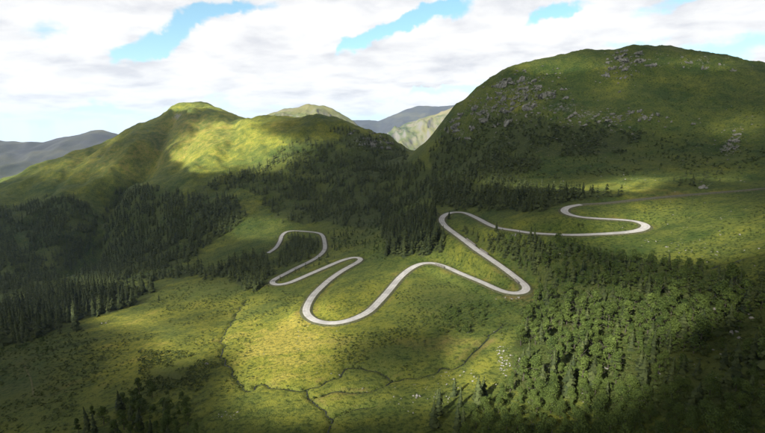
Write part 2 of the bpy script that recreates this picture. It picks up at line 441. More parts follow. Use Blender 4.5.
# ------------------------------------------------------------------ grass ground
m_grass, nt, b = new_mat("alpine_grass")
co = coords(nt)
big = noise(nt, 0.012, 5, 0.6, co, 0.4); mid = noise(nt, 0.07, 6, 0.62, co); fine = noise(nt, 0.45, 5, 0.65, co); tiny = noise(nt, 1.7, 4, 0.7, co)
dry = attrn(nt, "dry"); heath_shade = attrn(nt, "heath_shade"); rock = attrn(nt, "rock"); soil = attrn(nt, "soil")
dry_sunlit_f = math_node(nt, 'ADD', math_node(nt, 'ADD', math_node(nt, 'MULTIPLY', math_node(nt, 'SUBTRACT', big, 0.5), 1.6), math_node(nt, 'MULTIPLY', math_node(nt, 'SUBTRACT', mid, 0.5), 1.3)), dry, clamp=True)
c = ramp(nt, dry_sunlit_f, [(0.0, (0.036, 0.064, 0.014)), (0.45, (0.084, 0.106, 0.021)), (0.8, (0.160, 0.172, 0.025)), (1.0, (0.235, 0.215, 0.045))])
# tufts and low growth
tuft = ramp(nt, math_node(nt, 'ADD', fine, math_node(nt, 'MULTIPLY', math_node(nt, 'SUBTRACT', tiny, 0.5), 0.5)), [(0.36, (0.36, 0.44, 0.34)), (0.49, (1, 1, 1)), (0.66, (1.40, 1.28, 1.0))])
c = mixc(nt, 1.0, c, tuft, 'MULTIPLY')
# dark heather and bilberry mats, with some painted shade
hm = math_node(nt, 'ADD', math_node(nt, 'MULTIPLY', math_node(nt, 'SUBTRACT', fine, 0.52), 3.4), math_node(nt, 'ADD', math_node(nt, 'MULTIPLY', math_node(nt, 'SUBTRACT', mid, 0.5), 2.2), math_node(nt, 'SUBTRACT', math_node(nt, 'MULTIPLY', heath_shade, 1.9), 0.75)), clamp=True)
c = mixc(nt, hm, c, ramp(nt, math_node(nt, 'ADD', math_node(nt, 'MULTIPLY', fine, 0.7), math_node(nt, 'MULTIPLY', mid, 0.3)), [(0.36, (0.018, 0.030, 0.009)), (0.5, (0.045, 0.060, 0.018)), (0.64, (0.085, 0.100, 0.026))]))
# reddish bare soil
sm = math_node(nt, 'ADD', math_node(nt, 'MULTIPLY', math_node(nt, 'SUBTRACT', mid, 0.5), 2.5), math_node(nt, 'SUBTRACT', math_node(nt, 'MULTIPLY', soil, 1.6), 0.6), clamp=True)
c = mixc(nt, math_node(nt, 'MULTIPLY', sm, 0.75), c, ramp(nt, fine, [(0.3, (0.13, 0.088, 0.035)), (0.7, (0.24, 0.165, 0.07))]))
# bare grey rock
rn = noise(nt, 0.12, 7, 0.7, co)
rm = math_node(nt, 'ADD', math_node(nt, 'MULTIPLY', math_node(nt, 'SUBTRACT', rn, 0.52), 7.0), math_node(nt, 'SUBTRACT', math_node(nt, 'MULTIPLY', rock, 2.6), 1.6), clamp=True)
geo = nt.nodes.new('ShaderNodeNewGeometry'); sg = nt.nodes.new('ShaderNodeSeparateXYZ'); nt.links.new(geo.outputs['Normal'], sg.inputs[0])
st_ = ramp(nt, math_node(nt, 'ADD', sg.outputs[2], math_node(nt, 'MULTIPLY', math_node(nt, 'SUBTRACT', rn, 0.5), 0.35)), [(0.50, (1, 1, 1)), (0.58, (0, 0, 0))])
rm = math_node(nt, 'MAXIMUM', rm, math_node(nt, 'MULTIPLY', st_, ramp(nt, rock, [(0.05, (0, 0, 0)), (0.2, (1, 1, 1))])))
c = mixc(nt, rm, c, ramp(nt, fine, [(0.3, (0.10, 0.10, 0.09)), (0.7, (0.27, 0.265, 0.25))]))
nt.links.new(c, b.inputs['Base Color'])
hgt = math_node(nt, 'ADD', math_node(nt, 'MULTIPLY', fine, 0.6), math_node(nt, 'MULTIPLY', tiny, 0.35))
bump(nt, b, hgt, 1.0, 1.5)

def blob(u0, v0, ru, rv): return np.exp(-(((gu - u0) / ru) ** 2 + ((gv - v0) / rv) ** 2))
ju = gu + fbm(GX, GY, 40, 3, 81) * 14; jv = gv + fbm(GX, GY, 40, 3, 82) * 8
dry = 0.36 + 0.40 * blob(285, 345, 80, 40) + 0.14 * blob(250, 340, 110, 60) + 0.22 * blob(470, 365, 40, 30) + 0.36 * blob(130, 350, 64, 40) - 0.16 * blob(700, 330, 130, 80) + 0.22 * blob(215, 135, 90, 40) + 0.2 * blob(625, 186, 40, 8) + 0.12 * blob(300, 410, 120, 30)  # sunlit meadow and slope patches painted brighter through the dry tone
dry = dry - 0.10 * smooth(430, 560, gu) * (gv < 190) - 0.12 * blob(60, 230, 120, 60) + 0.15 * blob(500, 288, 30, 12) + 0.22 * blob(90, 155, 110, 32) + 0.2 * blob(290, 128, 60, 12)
heath_shade = 0.27 + 0.45 * blob(172, 372, 40, 20) + 0.35 * blob(360, 350, 60, 20) + 0.3 * blob(230, 290, 60, 14) + 0.35 * blob(440, 300, 50, 18) + 0.35 * blob(560, 140, 130, 28) + 0.42 * blob(20, 385, 70, 50) + 0.3 * blob(340, 225, 60, 30) + 0.3 * blob(390, 155, 60, 18) + 0.35 * blob(640, 215, 0.1, 0.1) + 0.35 * np.exp(-(st_d / 3.2) ** 2) - 0.35 * blob(270, 345, 60, 30) - 0.3 * blob(120, 345, 45, 30) - .25 * blob(215, 140, 80, 26)  # heath, plus painted shade in the near left corner; less on sunlit patches
soil = 0.0 + 0.42 * blob(100, 160, 110, 34) + 0.3 * blob(230, 140, 90, 30) + 0.3 * blob(185, 120, 40, 14) + 0.5 * blob(440, 345, 60, 16) + 0.5 * blob(520, 300, 25, 8) + 0.2 * blob(350, 392, 40, 12) + 0.35 * blob(90, 385, 50, 12) + 0.4 * blob(655, 192, 40, 8) + 0.3 * blob(100, 262, 20, 10) + 0.38 * np.exp(-((rd - 6.5) / 3.5) ** 2) + 0.3 * np.exp(-((st_d - 3) / 2.0) ** 2)
sl = np.hypot(*np.gradient(GZ, axis=(0, 1))[::-1]) * 0
rockA = 0.52 * rocky + 0.75 * blob(372, 141, 32, 11) * (gd > 950) + 0.3 * blob(195, 115, 30, 5) + 0.22 * blob(560, 90, 90, 40) * (gd < 1100) + 0.7 * blob(727, 148, 9, 5) + 0.7 * blob(703, 187, 8, 4) + 0.45 * blob(150, 160, 8, 22) * (gd > 900) + 0.4 * blob(340, 126, 12, 6)
V = np.c_[GX.ravel(), GY.ravel(), GZ.ravel() + CAM_Z]
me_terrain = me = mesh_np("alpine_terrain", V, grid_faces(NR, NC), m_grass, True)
for nm, a in (("dry", dry), ("heath_shade", heath_shade), ("rock", rockA), ("soil", soil)): attr(me, nm, a)
tag(link("terrain", me), "green alpine meadow basin rising to grassy hills on both sides", kind="structure")

# ------------------------------------------------------------------ road
def ribbon_frame(P):
    T = np.gradient(P[:, :2], axis=0); T /= np.linalg.norm(T, axis=1)[:, None]
    return np.c_[-T[:, 1], T[:, 0]]
m_road, nt, b = new_mat("worn_asphalt")
co = coords(nt)
c = ramp(nt, noise(nt, 0.35, 6, 0.65, co), [(0.32, (0.31, 0.308, 0.303)), (0.6, (0.40, 0.398, 0.392)), (0.75, (0.45, 0.448, 0.442))])
c = mixc(nt, ramp(nt, noise(nt, 0.09, 3, 0.5, co), [(0.54, (0, 0, 0)), (0.60, (1, 1, 1))]), c, mixc(nt, 0.75, c, (0.28, 0.278, 0.274)))
lat = math_node(nt, 'ABSOLUTE', attrn(nt, "lat"))
trk = ramp(nt, math_node(nt, 'ADD', lat, math_node(nt, 'MULTIPLY', math_node(nt, 'SUBTRACT', noise(nt, 0.25, 4, 0.6, co), 0.5), 0.25)), [(0.22, (1, 1, 1)), (0.42, (0.84, 0.84, 0.84)), (0.62, (1, 1, 1)), (0.86, (0.98, 0.98, 0.98)), (0.98, (0.55, 0.54, 0.48))])
c = mixc(nt, 1.0, c, trk, 'MULTIPLY')
nt.links.new(c, b.inputs['Base Color'])
m_verge, nt, b = new_mat("gravel_verge")
co = coords(nt)
nt.links.new(ramp(nt, noise(nt, 0.9, 6, 0.7, co), [(0.35, (0.035, 0.042, 0.016)), (0.5, (0.065, 0.07, 0.032)), (0.7, (0.13, 0.122, 0.085))]), b.inputs['Base Color'])
m_wall, nt, b = new_mat("dark_stone_wall")
co = coords(nt)
vor = N(nt, 'ShaderNodeTexVoronoi', inp={'Scale': 1.6}); nt.links.new(co, vor.inputs['Vector'])
nt.links.new(ramp(nt, vor.outputs['Color'], [(0.2, (0.07, 0.068, 0.062)), (0.8, (0.19, 0.18, 0.165))]), b.inputs['Base Color'])
nrm = ribbon_frame(road)
def strip(name, P, nrm, offs, mat, **kw):
    """offs: list of (lateral, dz); lateral may be an array"""
    L = len(P); V = []
    for o, dz in offs:
        o = np.broadcast_to(o, (L,))
        V.append(np.c_[P[:, 0] + nrm[:, 0] * o, P[:, 1] + nrm[:, 1] * o, P[:, 2] + CAM_Z + dz])
    V = np.stack(V, 1).reshape(-1, 3)
    return mesh_np(name, V, grid_faces(L, len(offs)), mat, **kw)
m_road2, nt, b = new_mat("brown_grey_track")
co = coords(nt)
nt.links.new(ramp(nt, noise(nt, 0.35, 6, 0.65, co), [(0.32, (0.07, 0.072, 0.048)), (0.7, (0.115, 0.112, 0.082))]), b.inputs['Base Color'])
cut = int(np.argmin(np.hypot(road[:, 0] - at_z(582, 204.5, -71.8)[0], road[:, 1] - at_z(582, 204.5, -71.8)[1])))
for i0, i1, mt, lab in ((cut, len(road), m_road, "pale grey asphalt mountain road winding in hairpins across the green basin"), (0, cut + 1, m_road2, "dull brown grey road running straight along the foot of the rocky hill")):
    P, q, h = road[i0:i1], nrm[i0:i1], road_half[i0:i1]
    me = strip("road", P, q, [(-h, 0.0), (-h * 0.5, 0.05), (0 * h, 0.09), (h * 0.5, 0.05), (h, 0.0)], mt)
    attr(me, "lat", np.tile([-1, -.5, 0, .5, 1], len(P)))
    road_o = tag(link("road", me), lab, kind="structure")
    for sgn in (-1, 1):
        link("verge", strip("verge", P, q, [(sgn * (h + 2.4), -0.75), (sgn * (h + 0.8), -0.10), (sgn * (h - 0.05), -0.012)], m_verge), road_o)

# ------------------------------------------------------------------ streams
m_water, nt, b = new_mat("stream_water")
b.inputs['Base Color'].default_value = (0.014, 0.018, 0.012, 1); b.inputs['Roughness'].default_value = 0.35
bump(nt, b, noise(nt, 1.2, 3, 0.5, coords(nt)), 0.3, 0.1)
for P, z in zip(streams, stream_z):
    zz = z.copy()
    for _ in range(8): zz[1:-1] = 0.25 * zz[:-2] + 0.5 * zz[1:-1] + 0.25 * zz[2:]
    wd = 0.34 + 0.15 * perlin(np.arange(len(P)) / 6.0, np.arange(len(P)) * 0 + .5, 5)
    o = link("stream", strip("stream", np.c_[P, zz + 0.25], ribbon_frame(P), [(-wd, 0), (wd, 0)], m_water))
    tag(o, "narrow dark brook winding through the meadow", kind="structure")
# ------------------------------------------------------------------ footpath at the meadow's edge
m_path, nt, b = new_mat("trodden_path")
nt.links.new(ramp(nt, noise(nt, 0.7, 5, 0.6, coords(nt)), [(0.40, (0.055, 0.065, 0.02)), (0.65, (0.11, 0.105, 0.045))]), b.inputs['Base Color'])
for S in [[(-10,374),(8,368),(22,363),(36,357),(55,349),(75,344),(95,339),(112,333)], [(22,363),(27,371),(31,380),(33,390),(35,397),(50,395),(66,392),(80,389)]]:
    S = np.array(S, float); x, y, z, _ = hit(S[:, 0], S[:, 1]); P = resample(np.c_[x, y], 1.2)
    Pz = ground(P[:, 0], P[:, 1]); nr = ribbon_frame(P); offs = [-.5, -0.22, 0.22, .5]
    V = np.stack([np.c_[P + nr * o, ground(P[:, 0] + nr[:, 0] * o, P[:, 1] + nr[:, 1] * o) + CAM_Z + (0.10 if abs(o) < .5 else 0.0)] for o in offs], 1).reshape(-1, 3)
    tag(link("path", mesh_np("path", V, grid_faces(len(P), 4), m_path)), "thin pale footpath along the shaded edge of the meadow", kind="structure")

# ------------------------------------------------------------------ far ground and mountains
m_far, nt, b = new_mat("far_alpine_slope")
co = coords(nt)
fb = noise(nt, 0.0016, 6, 0.6, co, 0.3); ff = noise(nt, 0.008, 7, 0.68, co)
c = ramp(nt, fb, [(0.36, (0.035, 0.055, 0.028)), (0.48, (0.085, 0.10, 0.04)), (0.6, (0.14, 0.13, 0.06)), (0.72, (0.16, 0.145, 0.10))])
c = mixc(nt, ramp(nt, ff, [(0.5, (0, 0, 0)), (0.62, (1, 1, 1))]), c, mixc(nt, attrn(nt, "stony"), (0.07, 0.085, 0.035), (0.16, 0.145, 0.115)))
geo = nt.nodes.new('ShaderNodeNewGeometry'); sg = nt.nodes.new('ShaderNodeSeparateXYZ'); nt.links.new(geo.outputs['Normal'], sg.inputs[0])
steep = ramp(nt, math_node(nt, 'ADD', sg.outputs[2], math_node(nt, 'MULTIPLY', math_node(nt, 'SUBTRACT', ff, 0.5), 0.3)), [(0.62, (1, 1, 1)), (0.80, (0, 0, 0))])
c = mixc(nt, steep, c, (0.12, 0.118, 0.105))
c = mixc(nt, math_node(nt, 'MULTIPLY', attrn(nt, "dark"), ramp(nt, fb, [(0.46, (1, 1, 1)), (0.7, (0.55, 0.55, 0.55))])), c, mixc(nt, ff, (0.012, 0.014, 0.018), (0.05, 0.05, 0.055)))   # darkens the far ridges, painting cloud shade onto the left one
nt.links.new(c, b.inputs['Base Color'])
bump(nt, b, ff, 0.6, 14.0)
GROUND_Z = -1250.0
MINZ = [GROUND_Z, float(GZ.min())]; MAXZ = [float(GZ.max())]
def mountain(name, sil, D, front, back, foot, label, amp, seed, stony, nx=170, ny=120, dark=0.0):
    P = np.array([at_d(u, v, D) for u, v in sil])
    x = np.linspace(P[0, 0], P[-1, 0], nx); q = np.linspace(-1, 1, ny)
    X, Q = np.meshgrid(x, q); Yo = np.where(Q < 0, Q * front, Q * back)
    crest = np.interp(X + fbm(X, Yo, 300, 2, seed) * 60 * np.abs(Q), P[:, 0], P[:, 2])
    a = np.abs(Q) ** 0.85
    bottom = np.where(Q < 0, foot, GROUND_Z - 40)
    Z = crest * (1 - a) + bottom * a
    Z = Z - (np.maximum(Z, GROUND_Z) - GROUND_Z + 30) * smooth(.9, 1., np.abs(Q)) * (Q < 0)
    env = smooth(0, 0.25, np.abs(Q)) * (1 - smooth(0.75, 1, np.abs(Q)))
    Z += (fbm(X, Yo * .45, front * .32, 6, seed + 5, ridged=True) - .2) * amp * env + fbm(X, Yo, front * .08, 4, seed + 9) * amp * .10
    ex = np.minimum(smooth(x[0], x[0] + (x[-1]-x[0]) * .06, X), 1 - smooth(x[-1] - (x[-1]-x[0]) * .06, x[-1], X))
    Z = Z * ex + (1 - ex) * np.minimum(Z, GROUND_Z - 30) 
    MINZ.append(float(Z.min())); MAXZ.append(float(Z.max()))
    me = mesh_np(name, np.c_[X.ravel(), Yo.ravel() + D, Z.ravel() + CAM_Z], grid_faces(ny, nx), m_far, True)
    attr(me, "stony", np.clip(stony + 0 * X, 0, 1))
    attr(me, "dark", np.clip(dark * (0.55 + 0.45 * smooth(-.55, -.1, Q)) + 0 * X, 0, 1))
    return tag(link(name, me), label, kind="structure")
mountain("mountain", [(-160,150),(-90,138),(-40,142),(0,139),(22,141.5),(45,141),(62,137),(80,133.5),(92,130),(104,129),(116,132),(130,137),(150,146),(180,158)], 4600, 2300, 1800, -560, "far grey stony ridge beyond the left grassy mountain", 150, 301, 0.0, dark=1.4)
mountain("mountain", [(180,152),(215,138),(238,127),(255,119),(270,113),(284,108.5),(297,106),(309,103.5),(323,104.5),(333,108),(345,115),(357,124),(370,136),(390,150)], 2900, 900, 900, -260, "sunlit rounded peak showing behind the saddle of the grassy ridge", 120, 331, 0.5, nx=220, ny=160)
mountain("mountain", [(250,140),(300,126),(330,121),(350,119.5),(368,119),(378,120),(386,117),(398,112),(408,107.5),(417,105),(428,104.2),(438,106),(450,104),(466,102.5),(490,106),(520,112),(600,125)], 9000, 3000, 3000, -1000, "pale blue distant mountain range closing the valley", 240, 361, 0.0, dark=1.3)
mountain("mountain", [(350,158),(372,146),(386,134),(398,128),(408,122),(420,117.5),(432,115),(442,111),(452,107),(462,103),(480,100),(520,98),(600,104)], 5200, 2000, 1800, -520, "sunlit stony slope seen through the gap between the hills", 260, 391, 0.75, nx=260, ny=200)
th = np.linspace(0, 2 * math.pi, 73)[:-1]; rr = [0.0, 1500, 4000, 9000, 16000, 26000]
V = [[0, 0, GROUND_Z + CAM_Z]]; Fq = []
V += [[r * math.cos(t), r * math.sin(t), GROUND_Z + CAM_Z] for r in rr[1:] for t in th]
tri = [[0, 1 + i, 1 + (i + 1) % 72, 1 + (i + 1) % 72] for i in range(72)]
me = bpy.data.meshes.new("valley_ground")
faces = [(0, 1 + i, 1 + (i + 1) % 72) for i in range(72)]
for k in range(4):
    faces += [(1 + k*72 + i, 1 + (k+1)*72 + i, 1 + (k+1)*72 + (i+1) % 72, 1 + k*72 + (i+1) % 72) for i in range(72)]
me.from_pydata(V, [], faces); me.materials.append(m_far); attr(me, "stony", np.zeros(len(V)))
tag(link("ground", me), "low valley ground far below the mountains", kind="structure")

# ------------------------------------------------------------------ cloud deck over the basin (unseen, shaped for the wanted shade and to hold back skylight)
DECK = 470.0
T0 = 0.055
LIT = [(208,152,36,20,.95),(252,150,46,14,1.0),(232,130,36,11,.85),(60,168,70,12,.16),(262,120,30,4,.4),(190,107,34,5,.9),(262,166,30,10,.5),(95,141,30,4,.3),(300,146,20,5,.3),(625,186,34,7,.85),(540,188,90,5,.6),(690,182,60,5,.4),(272,340,66,34,1.0),(262,400,66,36,1.0),(345,405,70,30,.55),(132,346,64,30,1.0),(105,375,28,18,.8),(472,364,36,26,1.0),
       (470,415,60,26,1.0),(560,385,90,50,1.0),(600,325,120,36,.6),(395,300,110,46,.42),(690,238,110,34,.55),(480,265,90,30,.26),(255,232,40,14,.35),(560,66,60,10,.25),(620,100,130,40,.06),(700,65,60,8,.2),(200,300,80,18,.35),(740,130,30,18,.18),(620,215,60,16,.18),(100,285,40,8,.4),(520,420,50,20,.4)]
DARK = [(718,405,80,46,.95),(25,392,70,52,.97),(70,235,120,48,.8),(400,190,110,36,.35),(160,415,0.1,0.1,0),(300,127,50,8,.8),(370,138,36,14,.4),(138,148,28,20,.9),(180,400,40,14,.5)]
def want_T(u, v):
    u = u + fbm(CX, CY, 90, 4, 541) * 16; v = v + fbm(CX, CY, 90, 4, 547) * 9
    T = np.full(u.shape, T0)
    for a, b_, ra, rb, s in LIT: T = T + s * np.exp(-(((u-a)/ra)**2 + ((v-b_)/rb)**2) ** 2.2)
    for a, b_, ra, rb, s in DARK: T = T * (1 - s * np.exp(-(((u-a)/ra)**2 + ((v-b_)/rb)**2) ** 2.2))
    return np.clip(T, 0.008, 1.0)
st = 11.0
cx = np.arange(-2150, 1300, st); cy = np.arange(-1700, 1850, st)
CX, CY = np.meshgrid(cx, cy)
t = np.full(CX.shape, 300.0)
X, Y = CX, CY
for _ in range(90):
    X = CX + LDIR[0] * t; Y = CY + LDIR[1] * t; Z = DECK + LDIR[2] * t
    g = Z - ground(X, Y); t = t + np.clip(g, -40, 60) * 0.6
u_, v_, d_ = project(X, Y, ground(X, Y) + CAM_Z)
yy = Y * math.cos(PITCH)
infr = (Y > 90) & (u_ > -60) & (u_ < 825) & (v_ < 500)
gen = 0.06 + 0.45 * fbm(CX, CY, 420, 4, 501)  # deck outside the view, thickened to dim the skylight
Tm = np.where(infr, want_T(u_, v_), np.clip(gen, 0.02, 1))
# soften and break the edges
for _ in range(1):
    Tm[1:-1, 1:-1] = (Tm[1:-1, 1:-1] * 4 + Tm[:-2, 1:-1] + Tm[2:, 1:-1] + Tm[1:-1, :-2] + Tm[1:-1, 2:]) / 8
SIG = 0.045
tau = -np.log(np.clip(Tm, 0.008, 1)) 
thick = tau / SIG * math.sin(SUN_EL)
thick = thick * (1 + 0.30 * fbm(CX, CY, 110, 4, 511)) - 2.5
rc = np.hypot(CX, CY); az_ = np.degrees(np.arctan2(CX, CY))
lim = np.where(np.abs(az_) < 25, 1700, 2000)
thick = thick * (1 - smooth(lim - 90, lim, rc)) - 8 * smooth(lim - 60, lim, rc)
thick *= 1 - smooth(1450, 1700, -CY)
thick[0] = thick[-1] = -5; thick[:, 0] = thick[:, -1] = -5
inside = thick > 0.5
cell = inside[:-1, :-1] | inside[1:, :-1] | inside[:-1, 1:] | inside[1:, 1:]
used = np.zeros(inside.shape, bool)
used[:-1, :-1] |= cell; used[1:, :-1] |= cell; used[:-1, 1:] |= cell; used[1:, 1:] |= cell
hT = np.maximum(thick, 0)
ids = -np.ones(inside.shape, int); ids[used] = np.arange(used.sum()); nU = used.sum()
# rim vertices are shared by top and bottom so that every cloud is closed
rim = used & ~inside
idb = ids.copy(); nb_ = (used & ~rim).sum(); idb[used & ~rim] = nU + np.arange(nb_)
Vt = np.c_[CX[used], CY[used], DECK + CAM_Z + hT[used] * 0.8]
sel = used & ~rim
Vb = np.c_[CX[sel], CY[sel], DECK + CAM_Z - hT[sel] * 0.2]
i, j = np.nonzero(cell)
top = np.stack([ids[i, j], ids[i, j+1], ids[i+1, j+1], ids[i+1, j]], 1)
bot = np.stack([idb[i, j], idb[i+1, j], idb[i+1, j+1], idb[i, j+1]], 1)
keepb = (top != bot[:, [0, 3, 2, 1]]).any(1)
m_cloud = bpy.data.materials.new("shade_cloud_vapour"); m_cloud.use_nodes = True
cn = m_cloud.node_tree; cn.nodes.clear(); co_ = cn.nodes.new('ShaderNodeOutputMaterial')
cv = N(cn, 'ShaderNodeVolumePrincipled', inp={'Color': (0.18, 0.19, 0.22, 1), 'Density': SIG, 'Anisotropy': 0.55})  # vapour colour darkened to cut the light scattered below
cn.links.new(cv.outputs[0], co_.inputs['Volume'])
Ff = np.vstack([top[keepb], bot[keepb]])
me = mesh_np("cloud", np.vstack([Vt, Vb]), Ff, m_cloud)
tag(link("cloud", me), "unseen low cloud added over the basin, shaped to shade the slopes", kind="stuff")

# ------------------------------------------------------------------ foliage materials
def foliage(name, dark, light, trans=0.25):
    m, nt, b = new_mat(name)
    oi = nt.nodes.new('ShaderNodeObjectInfo'); geo = nt.nodes.new('ShaderNodeNewGeometry')
    co = coords(nt)
    f = math_node(nt, 'ADD', math_node(nt, 'MULTIPLY', geo.outputs['Random Per Island'], 0.55), math_node(nt, 'MULTIPLY', oi.outputs['Random'], 0.25))
    gp = noise(nt, 0.11, 4, 0.6, geo.outputs['Position'])
    f = math_node(nt, 'ADD', f, math_node(nt, 'MULTIPLY', math_node(nt, 'SUBTRACT', gp, 0.4), 0.9), clamp=True)
    c = ramp(nt, f, [(0.0, dark), (1.0, light)])
    nt.links.new(c, b.inputs['Base Color'])
    b.inputs['Roughness'].default_value = 0.75
    tr = nt.nodes.new('ShaderNodeBsdfTranslucent'); nt.links.new(c, tr.inputs[0])
    mx = nt.nodes.new('ShaderNodeMixShader'); mx.inputs[0].default_value = trans
    o = nt.nodes['Material Output']
    nt.links.new(b.outputs[0], mx.inputs[1]); nt.links.new(tr.outputs[0], mx.inputs[2]); nt.links.new(mx.outputs[0], o.inputs[0])
    return m
m_spruce = foliage("spruce_needles", (0.009, 0.019, 0.010), (0.076, 0.094, 0.030), 0.10)
m_leaf = foliage("green_leaves", (0.014, 0.030, 0.008), (0.100, 0.138, 0.030), 0.14)
m_shrub = foliage("dwarf_shrub_leaves", (0.026, 0.040, 0.012), (0.070, 0.092, 0.026), 0.15)
m_bark, nt, b = new_mat("tree_bark")
nt.links.new(ramp(nt, noise(nt, 3.0, 5, 0.7, coords(nt)), [(0.3, (0.035, 0.03, 0.025)), (0.7, (0.10, 0.09, 0.075))]), b.inputs['Base Color'])

def tris_mesh(name, T, mat):
    T = np.asarray(T, np.float32).reshape(-1, 3)
    return mesh_np(name, T, np.arange(len(T)).reshape(-1, 3), mat)
def quads_mesh(name, Q, mat):
    Q = np.asarray(Q, np.float32).reshape(-1, 3)
    return mesh_np(name, Q, np.arange(len(Q)).reshape(-1, 4), mat)

def spruce_crown(rg, tiers, nb, R, detail):
    """unit height; drooping boughs in tiers with uneven reach; quads (tent shaped)"""
    Q = []
    lean = rg.normal(0, .012, 2)
    for k in range(tiers):
        f = 0.07 + 0.90 * (k + rg.uniform(-.3, .3)) / tiers
        r0 = R * (1 - f) ** 0.82 * rg.uniform(.78, 1.12) * (0.72 + 0.28 * min(1, f / .18))
        m = max(4, int(round(nb * (1 - 0.5 * f)))); ph = rg.uniform(0, 7)
        for i in range(m):
            a = ph + 2 * math.pi * i / m + rg.uniform(-.25, .25)
            r = r0 * rg.uniform(.5, 1.32); dz = -r * rg.uniform(.25, .65); wd = r * rg.uniform(.32, .5) + .008
            ca, sa = math.cos(a), math.sin(a); cx_, cy_ = lean[0] * f, lean[1] * f
            def pt(rad, side, z): return (cx_ + ca * rad - sa * side, cy_ + sa * rad + ca * side, f + z)
            top = pt(0, 0, .05); tip = pt(r, 0, dz)
            mid = .58 * r
            Q.append([top, pt(mid, -wd, dz * .72 - .012), tip, pt(mid, wd, dz * .72 - .012)])
            if detail:
                Q.append([pt(.15 * r, 0, .0), pt(.5 * r, -wd * .7, dz * .9 - .03), pt(.85 * r, 0, dz - .025), pt(.5 * r, wd * .7, dz * .9 - .03)])
    # leader
    s = .012
    Q.append([(lean[0]-s, lean[1], .93), (lean[0]+s, lean[1], .93), (lean[0], lean[1], 1.0), (lean[0], lean[1], 1.0)])
    Q.append([(lean[0], lean[1]-s, .93), (lean[0], lean[1]+s, .93), (lean[0], lean[1], 1.0), (lean[0], lean[1], 1.0)])
    return np.array(Q)
def trunk_quads(h, r, sides=6, bend=0.02, rg=None, rings=4):
    V = []; Q = []
    for k in range(rings + 1):
        f = k / rings; rr_ = r * (1 - .85 * f)
        ox, oy = bend * math.sin(f * 3), bend * (1 - math.cos(f * 2.2))
        V.append([(ox + rr_ * math.cos(2*math.pi*i/sides), oy + rr_ * math.sin(2*math.pi*i/sides), -0.05 + (h + .05) * f) for i in range(sides)])
    for k in range(rings):
        for i in range(sides):
            j = (i + 1) % sides; Q.append([V[k][i], V[k][j], V[k+1][j], V[k+1][i]])
    return np.array(Q)
def leafy_crown(rg, lobes, per, leaf, wide=.34):
    """unit height; leaf clumps spread over uneven lobes"""
    Q = []
    L = [(0, 0, .80, wide * .50)]
    for k in range(lobes):
        f = rg.uniform(.16, .86); a = rg.uniform(0, 7); rad = wide * (1.1 - f * .95) * rg.uniform(.35, .85)
        L.append((math.cos(a) * rad, math.sin(a) * rad, f, wide * rg.uniform(.34, .58)))
    for (x, y, z, r) in L:
        for i in range(per):
            d = rg.normal(0, 1, 3); d /= np.linalg.norm(d)
            if d[2] < -.35: d[2] *= -1
            p = np.array([x, y, z]) + d * r * np.array([1, 1, .85]) * rg.uniform(.72, 1.1)
            nrm_ = d + rg.normal(0, .55, 3); nrm_ /= np.linalg.norm(nrm_)
            a = np.cross(nrm_, rg.normal(0, 1, 3)); a /= np.linalg.norm(a) + 1e-9; bb = np.cross(nrm_, a)
            s = leaf * rg.uniform(.6, 1.35); s2 = s * rg.uniform(.55, .95)
            q = [p - a * s - bb * s2 * .5, p + bb * s2 * -.9, p + a * s + bb * s2 * .3, p + bb * s2]
            Q.append(q)
    return np.array(Q)
def limbs_quads(rg, n_):
    Q = []
    for k in range(n_):
        f = rg.uniform(.25, .6); a = rg.uniform(0, 7); L = rg.uniform(.16, .27); r = .011
        p0 = np.array([0, 0, f]); p1 = p0 + [math.cos(a) * L, math.sin(a) * L, L * rg.uniform(.5, 1.0)]
        side = np.array([-math.sin(a), math.cos(a), 0]) * r; up = np.array([0, 0, r])
        for s_, t_ in ((side, up), (up, -side), (-side, -up), (-up, side)):
            Q.append([p0 + s_, p0 + t_, p1 + t_ * .3, p1 + s_ * .3])
    return np.array(Q)

rg = np.random.default_rng(5)
SPRUCE_HI = [spruce_crown(rg, 13, 9, R, True) for R in (.23, .26, .20, .29, .24, .18)]
SPRUCE_LO = [spruce_crown(rg, 7, 6, R, False) for R in (.28, .34, .23, .38)]
LEAFY_W = [.20, .23, .26, .17, .36, .40, .44, .33]
LEAFY_HI = [leafy_crown(rg, 13, 150, .021, wd) for wd in LEAFY_W]
LEAFY_LO = [leafy_crown(rg, 5, 12, .10, wd) for wd in (.34, .39, .31, .36)]
SHRUB = [leafy_crown(rg, 3, 4, .26, .75) * np.array([1, 1, .8]) - np.array([0, 0, .12]) for _ in range(5)]
spruce_me = [quads_mesh("spruce_crown", q, m_spruce) for q in SPRUCE_HI]
spruce_tr = [quads_mesh("spruce_trunk", trunk_quads(.90, .017, 6, .0), m_bark) for _ in range(2)]
leafy_me = [quads_mesh("leafy_crown", q, m_leaf) for q in LEAFY_HI]
leafy_tr = [quads_mesh("leafy_trunk", np.vstack([trunk_quads(.72, .022, 6, .02), limbs_quads(rg, 6)]), m_bark) for _ in range(3)]

